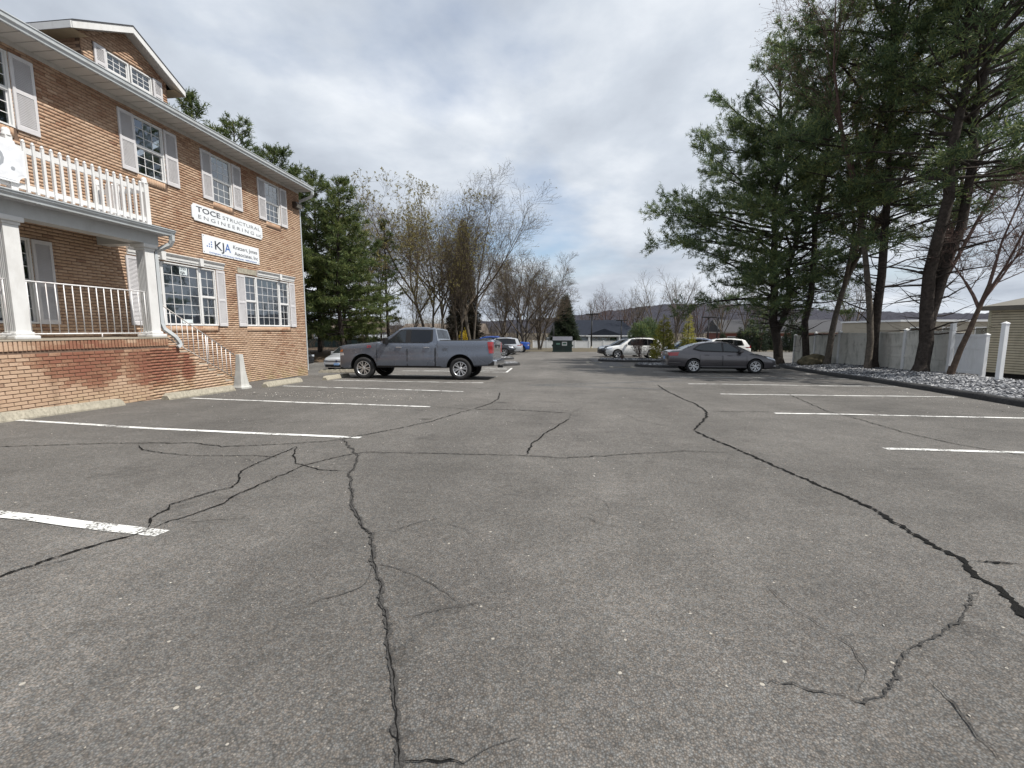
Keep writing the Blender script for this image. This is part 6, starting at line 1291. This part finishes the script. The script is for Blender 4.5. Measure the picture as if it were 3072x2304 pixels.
for a, b in zip(ys[:-1], ys[1:]):
    z = min(fz(a), fz(b)); zt = (fz(a) + fz(b))/2 + 1.70
    for zz, h in ((z + .03, .13), (z + .62, .10), (zt - .62, .10), (zt - .07, .09)): MB().box((FXX - .034, a + .065, zz), (FXX + .034, b - .065, zz + h)).build("rail", FENCEW, FE)
    n = 14
    for k in range(n):
        y0 = a + .065 + (b - a - .13)*k/n; y1 = a + .065 + (b - a - .13)*(k+1)/n
        MB().box((FXX - .014, y0 + .002, z + .05), (FXX + .014, y1 - .002, zt - .02)).build("board", FENCEW, FE)
ga = root_at("vinyl_gate", (15.1, 19.4, fz(19.4)), "bright white vinyl gate leaf between the tall post and the small leaning tree", "gate")
M_ = Matrix.Translation((15.12, 19.42, fz(19.2))) @ Matrix.Rotation(R(-84), 4, 'Z')
for k in range(7): MB().box((.06 + k*.15, -.014, .1), (.06 + k*.15 + .146, .014, 1.48), M_).build("board", POSTW, ga)
for z in (.06, .98, 1.42): MB().box((.05, -.034, z), (1.12, .034, z + .11), M_).build("rail", POSTW, ga)
m = MB(); vpost(m, 1.2, 0, -.1, 1.55, .062); P_ = MB(); P_.add([M_ @ Vector(v) for v in m.v], m.f); P_.build("gate_post", POSTW, ga)
lp = MB(); vpost(lp, 0, 0, -.15, 1.86, .062); lp = lp.build("fence_post", POSTW); lp.location = (13.75, 15.85, bz(13.75, 15.85)); lp.rotation_euler = (0, 0, R(8)); tag(lp, "lone white vinyl post standing in the stone bed at the right edge", "post")
# tan sided mobile home
SID = pm("tan_siding", (0.52, 0.47, 0.36), 0.55, 0.05, 2, dirt=(0.20, 0.18, 0.13), dscale=3, damt=0.4); TRIM = pm("tan_trim", (0.42, 0.40, 0.31), 0.5, 0.05)
mh = root_at("mobile_home", (17.9, 21.3, gz(17.9, 21.3)), "tan clapboard sided mobile home with dark skirting at the right edge", "building")
A_ = Vector((17.9, 21.4, -.52)); u = Vector((.31, -.951, 0)); nrm = Vector((-.951, -.31, 0)); LEN, HT = 9.0, 2.62
def mp(s, z, o): p = A_ + u*s + nrm*o; return (p.x, p.y, A_.z + z)
MB().quad(mp(0, 0, -.01), mp(LEN, 0, -.01), mp(LEN, HT, -.01), mp(0, HT, -.01)).quad(mp(0, 0, -.01), mp(0, HT, -.01), mp(0, HT, -4), mp(0, 0, -4)).build("wall", pm("siding_lap_shadow", (0.05, 0.046, 0.035), .9), mh)  # near-black backing, seen in the gaps as painted lap shadow
n = 25
for k in range(n):
    z0_, z1_ = HT*k/n, HT*(k+1)/n
    b_ = MB(); b_.add([mp(.09, z0_ + .02, .034), mp(LEN, z0_ + .02, .034), mp(LEN, z1_, .008), mp(.09, z1_, .008), mp(.09, z0_ + .02, -.005), mp(LEN, z0_ + .02, -.005)], [(0,1,2,3),(4,5,1,0),(4,0,3)]); b_.build("siding_board", SID, mh)
b_ = MB(); b_.add([mp(0, -.02, -.01), mp(0, -.02, .035), mp(.09, -.02, .035), mp(.09, -.02, -.01), mp(0, HT, -.01), mp(0, HT, .035), mp(.09, HT, .035), mp(.09, HT, -.01)], [(0,1,5,4),(1,2,6,5),(2,3,7,6),(3,0,4,7),(4,5,6,7)]); b_.build("corner_trim", TRIM, mh)
MB().quad(mp(0, -.8, -.05), mp(LEN, -.8, -.05), mp(LEN, 0, -.05), mp(0, 0, -.05)).quad(mp(0, -.8, -.05), mp(0, 0, -.05), mp(0, 0, -4), mp(0, -.8, -4)).build("skirting", WELL, mh)
b_ = MB(); b_.add([mp(-.15, HT - .02, .25), mp(LEN, HT - .02, .25), mp(LEN, HT + .16, .25), mp(-.15, HT + .16, .25), mp(-.15, HT + .55, -2), mp(LEN, HT + .55, -2), mp(-.15, HT - .02, 0), mp(LEN, HT - .02, 0)], [(0,1,2,3),(3,2,5,4),(6,7,1,0)]); b_.build("roof", pm("tan_roof", (0.16, 0.15, 0.13), 0.7), mh)
sh = root_at("white_canopy", (17.6, 24.0, gz(17.6, 24)), "low white corrugated canopy roof between the gate and the mobile home", "canopy")
for k in range(14):
    y0 = 22.9 + k*.16; MB().prism([(16.6, 1.0), (18.6, 1.12), (18.6, 1.14), (16.6, .62)], 1, y0, y0 + .14).build("roof_panel", POSTW, sh)
for x, y in ((16.7, 23.0), (16.7, 25.0), (18.5, 23.0), (18.5, 25.0)): MB().box((x - .04, y - .04, gz(x, y)), (x + .04, y + .04, .95)).build("leg", POSTW, sh)
# flat roofed tan buildings beyond the fence
TANW = pm("tan_stucco", (0.40, 0.36, 0.29), 0.8, 0.06, 1)
def flat_building(name, x0, x1, y0, y1, zt, label, mat, wins=6):
    e = root_at(name, ((x0+x1)/2, y0, gz((x0+x1)/2, y0)), label, "building"); z0_ = gz((x0+x1)/2, y0) - .3
    MB().box((x0, y0, z0_), (x1, y1, zt - .25)).build("wall", mat, e); MB().box((x0 - .15, y0 - .15, zt - .25), (x1 + .15, y1 + .15, zt)).build("parapet", POSTW, e)
    for k in range(wins):
        a = x0 + (x1 - x0)*(k + .3)/wins; b = x0 + (x1 - x0)*(k + .75)/wins; w = MB().box((a, y0 - .06, z0_ + 1.2), (b, y0 - .005, zt - .9)).build("window", POSTW, e); MB().box((a + .08, y0 - .08, z0_ + 1.28), (b - .08, y0 - .062, zt - .98)).build("pane", GLASS, w)
    return e
flat_building("office_block", 42, 64, 62, 74, 2.55, "low flat roofed tan building beyond the pale fence", TANW)
e = flat_building("brick_block", 32, 56, 96, 106, .9, "low red brick building with white trim behind the clipped conifers", pm("far_red_brick", (0.20, 0.075, 0.055), 0.9, 0.15, 2), 7); MB().prism([(95.4, .9), (106.6, .9), (101, 3.4)], 0, 31.5, 56.5).build("roof", SHING, e)
# blue house with dark hipped roof
bh = root_at("blue_house", (7.6, 96, gz(7.6, 96)), "pale blue single storey house with dark hipped roof and small portico", "house")
BLW = pm("pale_blue_siding", (0.42, 0.50, 0.60), 0.6, 0.05, 1); HX0, HX1, HY0, HY1 = -2.4, 15.2, 96, 108; hz0 = gz(7, 96) - .4; ez = .18
MB().box((HX0, HY0, hz0), (HX1, HY1, ez)).build("wall", BLW, bh)
for k in range(22): MB().box((HX0 - .01, HY0 - .03, hz0 + .12*k), (HX1 + .01, HY0, hz0 + .12*k + .1)).build("siding_board", BLW, bh)
o_ = .5; rv = [(HX0 - o_, HY0 - o_, ez), (HX1 + o_, HY0 - o_, ez), (HX1 + o_, HY1 + o_, ez), (HX0 - o_, HY1 + o_, ez), (3.0, 102, 3.45), (12.6, 102, 3.45)]
DKR = pm("charcoal_shingle", (0.022, 0.026, 0.036), 0.95, 0.2, 2, bump=.3, spec=0.08)
RF = MB(); RF.add(rv, [(0,1,5,4),(1,2,5),(2,3,4,5),(3,0,4)]); RF = RF.build("roof", DKR, bh)
MB().box((HX0 - o_, HY0 - o_ - .05, ez - .22), (HX1 + o_, HY0 - o_ + .02, ez)).build("fascia", POSTW, bh)
pf = MB(); pf.add([(4.6, HY0 - 2.2, ez + .02), (12.2, HY0 - 2.2, ez + .02), (8.3, HY0 - 2.0, 1.55), (8.3, 100.5, 1.6), (4.6, 98, ez + .02), (12.2, 98, ez + .02)], [(0,1,2),(0,2,3,4),(1,5,3,2)]); pf.build("portico_roof", DKR, RF)
MB().box((4.6, HY0 - 2.25, ez - .22), (12.2, HY0 - 2.1, ez + .03)).build("portico_beam", POSTW, bh)
for x in (5.3, 11.4): MB().box((x - .18, HY0 - 2.2, hz0), (x + .18, HY0 - 1.85, ez - .2)).build("portico_column", POSTW, bh)
for a, b in ((5.9, 7.2), (7.7, 9.3), (9.6, 11.2)):
    w = MB().box((a, HY0 - .09, hz0 + .9), (b, HY0 - .032, ez - .35)).build("window", POSTW, bh); MB().box((a + .1, HY0 - .11, hz0 + 1.0), (b - .1, HY0 - .092, ez - .45)).build("pane", GLASS, w)
w = MB().box((-.4, HY0 - .09, hz0 + .7), (.3, HY0 - .032, ez - .5)).build("window", POSTW, bh); MB().box((-.3, HY0 - .11, hz0 + .8), (.2, HY0 - .092, ez - .6)).build("pane", GLASS, w)
# white fence in front of the house
wf = root_at("picket_fence", (2, 85, gz(2, 85)), "low white panel fence in front of the blue house", "fence"); FY = 84.6; xs_ = [-5.6, -3.0, -.4, 2.2, 4.8, 7.4, 10.0]
fzz = gz(2, FY) + .05
for i, x in enumerate(xs_): m = MB(); vpost(m, x, FY, fzz - .2, fzz + 1.48, .07); m.build("post", POSTW, wf)
for a, b in zip(xs_[:-1], xs_[1:]): MB().box((a + .07, FY - .02, fzz + .05), (b - .07, FY + .02, fzz + 1.38)).build("panel", POSTW, wf); MB().box((a + .07, FY - .04, fzz + 1.36), (b - .07, FY + .04, fzz + 1.43)).build("rail", POSTW, wf)
w2 = root_at("white_tank", (-2.2, 88, gz(-2.2, 88)), "white box seen over the left end of the low white fence", "box"); MB().bevbox((-3.3, 88, gz(-2.2, 88) - .1), (-.9, 90, gz(-2.2, 88) + 1.95), .1).build("casing", POSTW, w2); MB().bevbox((-3.4, 87.9, gz(-2.2, 88) + 1.9), (-.8, 90.1, gz(-2.2, 88) + 2.05), .05).build("lid", POSTW, w2)
# dumpster
du = root_at("dumpster", (.25, 59.6, gz(.25, 59.6)), "dark green dumpster with slatted lid at the end of the aisle", "dumpster"); DZ = gz(.25, 59.6); DGR = pm("dumpster_green", (0.012, 0.030, 0.026), 0.5, 0.25, 2, dirt=(0.05, 0.05, 0.045), damt=.5)
MB().prism([(-1.35, DZ + .08), (1.15, DZ + .08), (1.15, DZ + 1.45), (-1.35, DZ + 1.45)], 1, 59.3, 61.2).build("bin", DGR, du)
MB().box((-1.45, 59.2, DZ + 1.42), (1.25, 59.32, DZ + 1.54)).box((-1.40, 59.24, DZ + .06), (1.20, 59.3, DZ + .16)).box((-1.4, 59.24, DZ + .7), (1.2, 59.29, DZ + .76)).build("rim", DGR, du)
for s, x in ((-1, -1.36), (1, 1.16)): MB().bevbox((x - .12, 59.5, DZ + .75), (x + .12, 61, DZ + .95), .02).build("lift_pocket", DGR, du)
LIDM = pm("lid_grey", (0.10, 0.10, 0.12), 0.5)
LD = MB(); LD.add([(-1.4, 59.25, DZ + 1.5), (1.2, 59.25, DZ + 1.5), (1.2, 61.2, DZ + 1.98), (-1.4, 61.2, DZ + 1.98)], [(0,1,2,3)]); LD = LD.build("lid", LIDM, du)
for k in range(16): x = -1.35 + 2.45*k/15; b_ = MB(); b_.add([(x - .03, 59.24, DZ + 1.54), (x + .03, 59.24, DZ + 1.54), (x + .04, 61.2, DZ + 2.03), (x - .04, 61.2, DZ + 2.03), (x - .03, 59.24, DZ + 1.5), (x + .03, 59.24, DZ + 1.5)], [(0,1,2,3),(4,5,1,0)]); b_.build("lid_rib", LIDM, LD)
MB().box((-.15, 59.285, DZ + .86), (.5, 59.296, DZ + 1.36)).build("label", pm("label_white", (.66, .68, .66), .5), du); MB().box((-.05, 59.27, DZ + 1.02), (.4, 59.284, DZ + 1.2)).build("label_band", pm("label_green", (.03, .12, .08), .5), du); MB().box((-.9, 59.285, DZ + .98), (-.4, 59.296, DZ + 1.2)).build("label", pm("label_mint", (.16, .3, .24), .5), du)
# lamp posts
LAMPB = pm("lamp_black", (0.010, 0.010, 0.011), 0.5, 0.1)
def lamp_post(u_, d_, vtop, label, arm=1, heads=1):
    x = XU(u_, d_); z0_ = gz(x, d_); zt = EYE + (990 - vtop)/1360*d_
    e = root_at("lamp_post", (x, d_, z0_), label, "lamp post", "black lamp posts")
    MB().tube([(x, d_, z0_ - .1), (x, d_, zt)], [.13, .11], 8).build("pole", LAMPB, e); MB().tube([(x, d_, z0_ - .1), (x, d_, z0_ + .45)], .2, 10).build("footing", CONC, e)
    for h in range(heads):
        s = arm*(1 if h == 0 else -1); MB().bevbox((min(x, x + s*1.1), d_ - .25, zt - .08), (max(x, x + s*1.1), d_ + .2, zt + .12), .04).build("lamp_head", LAMPB, e)
lamp_post(1552, 66, 945, "black lamp post in front of the leafless wood on the left")
lamp_post(1661, 83, 958, "black lamp post at the left corner of the blue house")
lamp_post(1775, 82, 944, "black lamp post standing before the middle of the blue house", 1, 2)
lamp_post(1864, 92, 962, "black lamp post before the right of the blue house", 1, 2)
lamp_post(2125, 74, 954, "left one of two black lamp posts over the car roofs at right", 1, 2)
lamp_post(2152, 88, 956, "right one of two black lamp posts over the car roofs at right", 1, 1)
# houses glimpsed through the wood
def small_house(x0, x1, y0, y1, zw, zr, label, wm, rm):
    zg = gz((x0+x1)/2, y0) - .1; e = root_at("house", ((x0+x1)/2, y0, zg), label, "house"); MB().box((x0, y0, zg), (x1, y1, zw)).build("wall", wm, e); yc = (y0+y1)/2
    MB().prism([(y0 - .4, zw - .05), (y1 + .4, zw - .05), (yc, zr)], 0, x0 - .3, x1 + .3).build("roof", rm, e)
    for k in range(4):
        a = x0 + (x1-x0)*(k + .3)/4; w = MB().box((a, y0 - .07, zg + 1), (a + 1.1, y0 - .005, zw - .5)).build("window", POSTW, e); MB().box((a + .1, y0 - .09, zg + 1.1), (a + 1.0, y0 - .072, zw - .6)).build("pane", GLASS, w)
HBL = pm("house_white_blue", (0.58, 0.64, 0.72), 0.6); RBR = pm("brown_roof", (0.13, 0.105, 0.085), 0.9, 0.2, 2)
small_house(-43, -33, 74, 84, .95, 3.3, "white house glimpsed through the pine trunks", HBL, RBR)
small_house(-30, -15, 80, 90, .5, 2.5, "long brown roofed house beyond the bare wood", TANW, RBR)
dg_ = root_at("green_fence", (-28, 58, gz(-28, 58)), "dark green screened fence behind the pine trunks", "fence"); DGF = pm("screen_green", (0.015, 0.035, 0.035), 0.8)
for k in range(9): x = -40 + k*2.6; MB().box((x, 58, gz(x, 58)), (x + 2.5, 58.05, gz(x, 58) + 1.7)).build("panel", DGF, dg_); MB().box((x - .08, 57.95, gz(x, 58)), (x - .02, 58.08, gz(x, 58) + 1.8)).build("post", LAMPB, dg_)
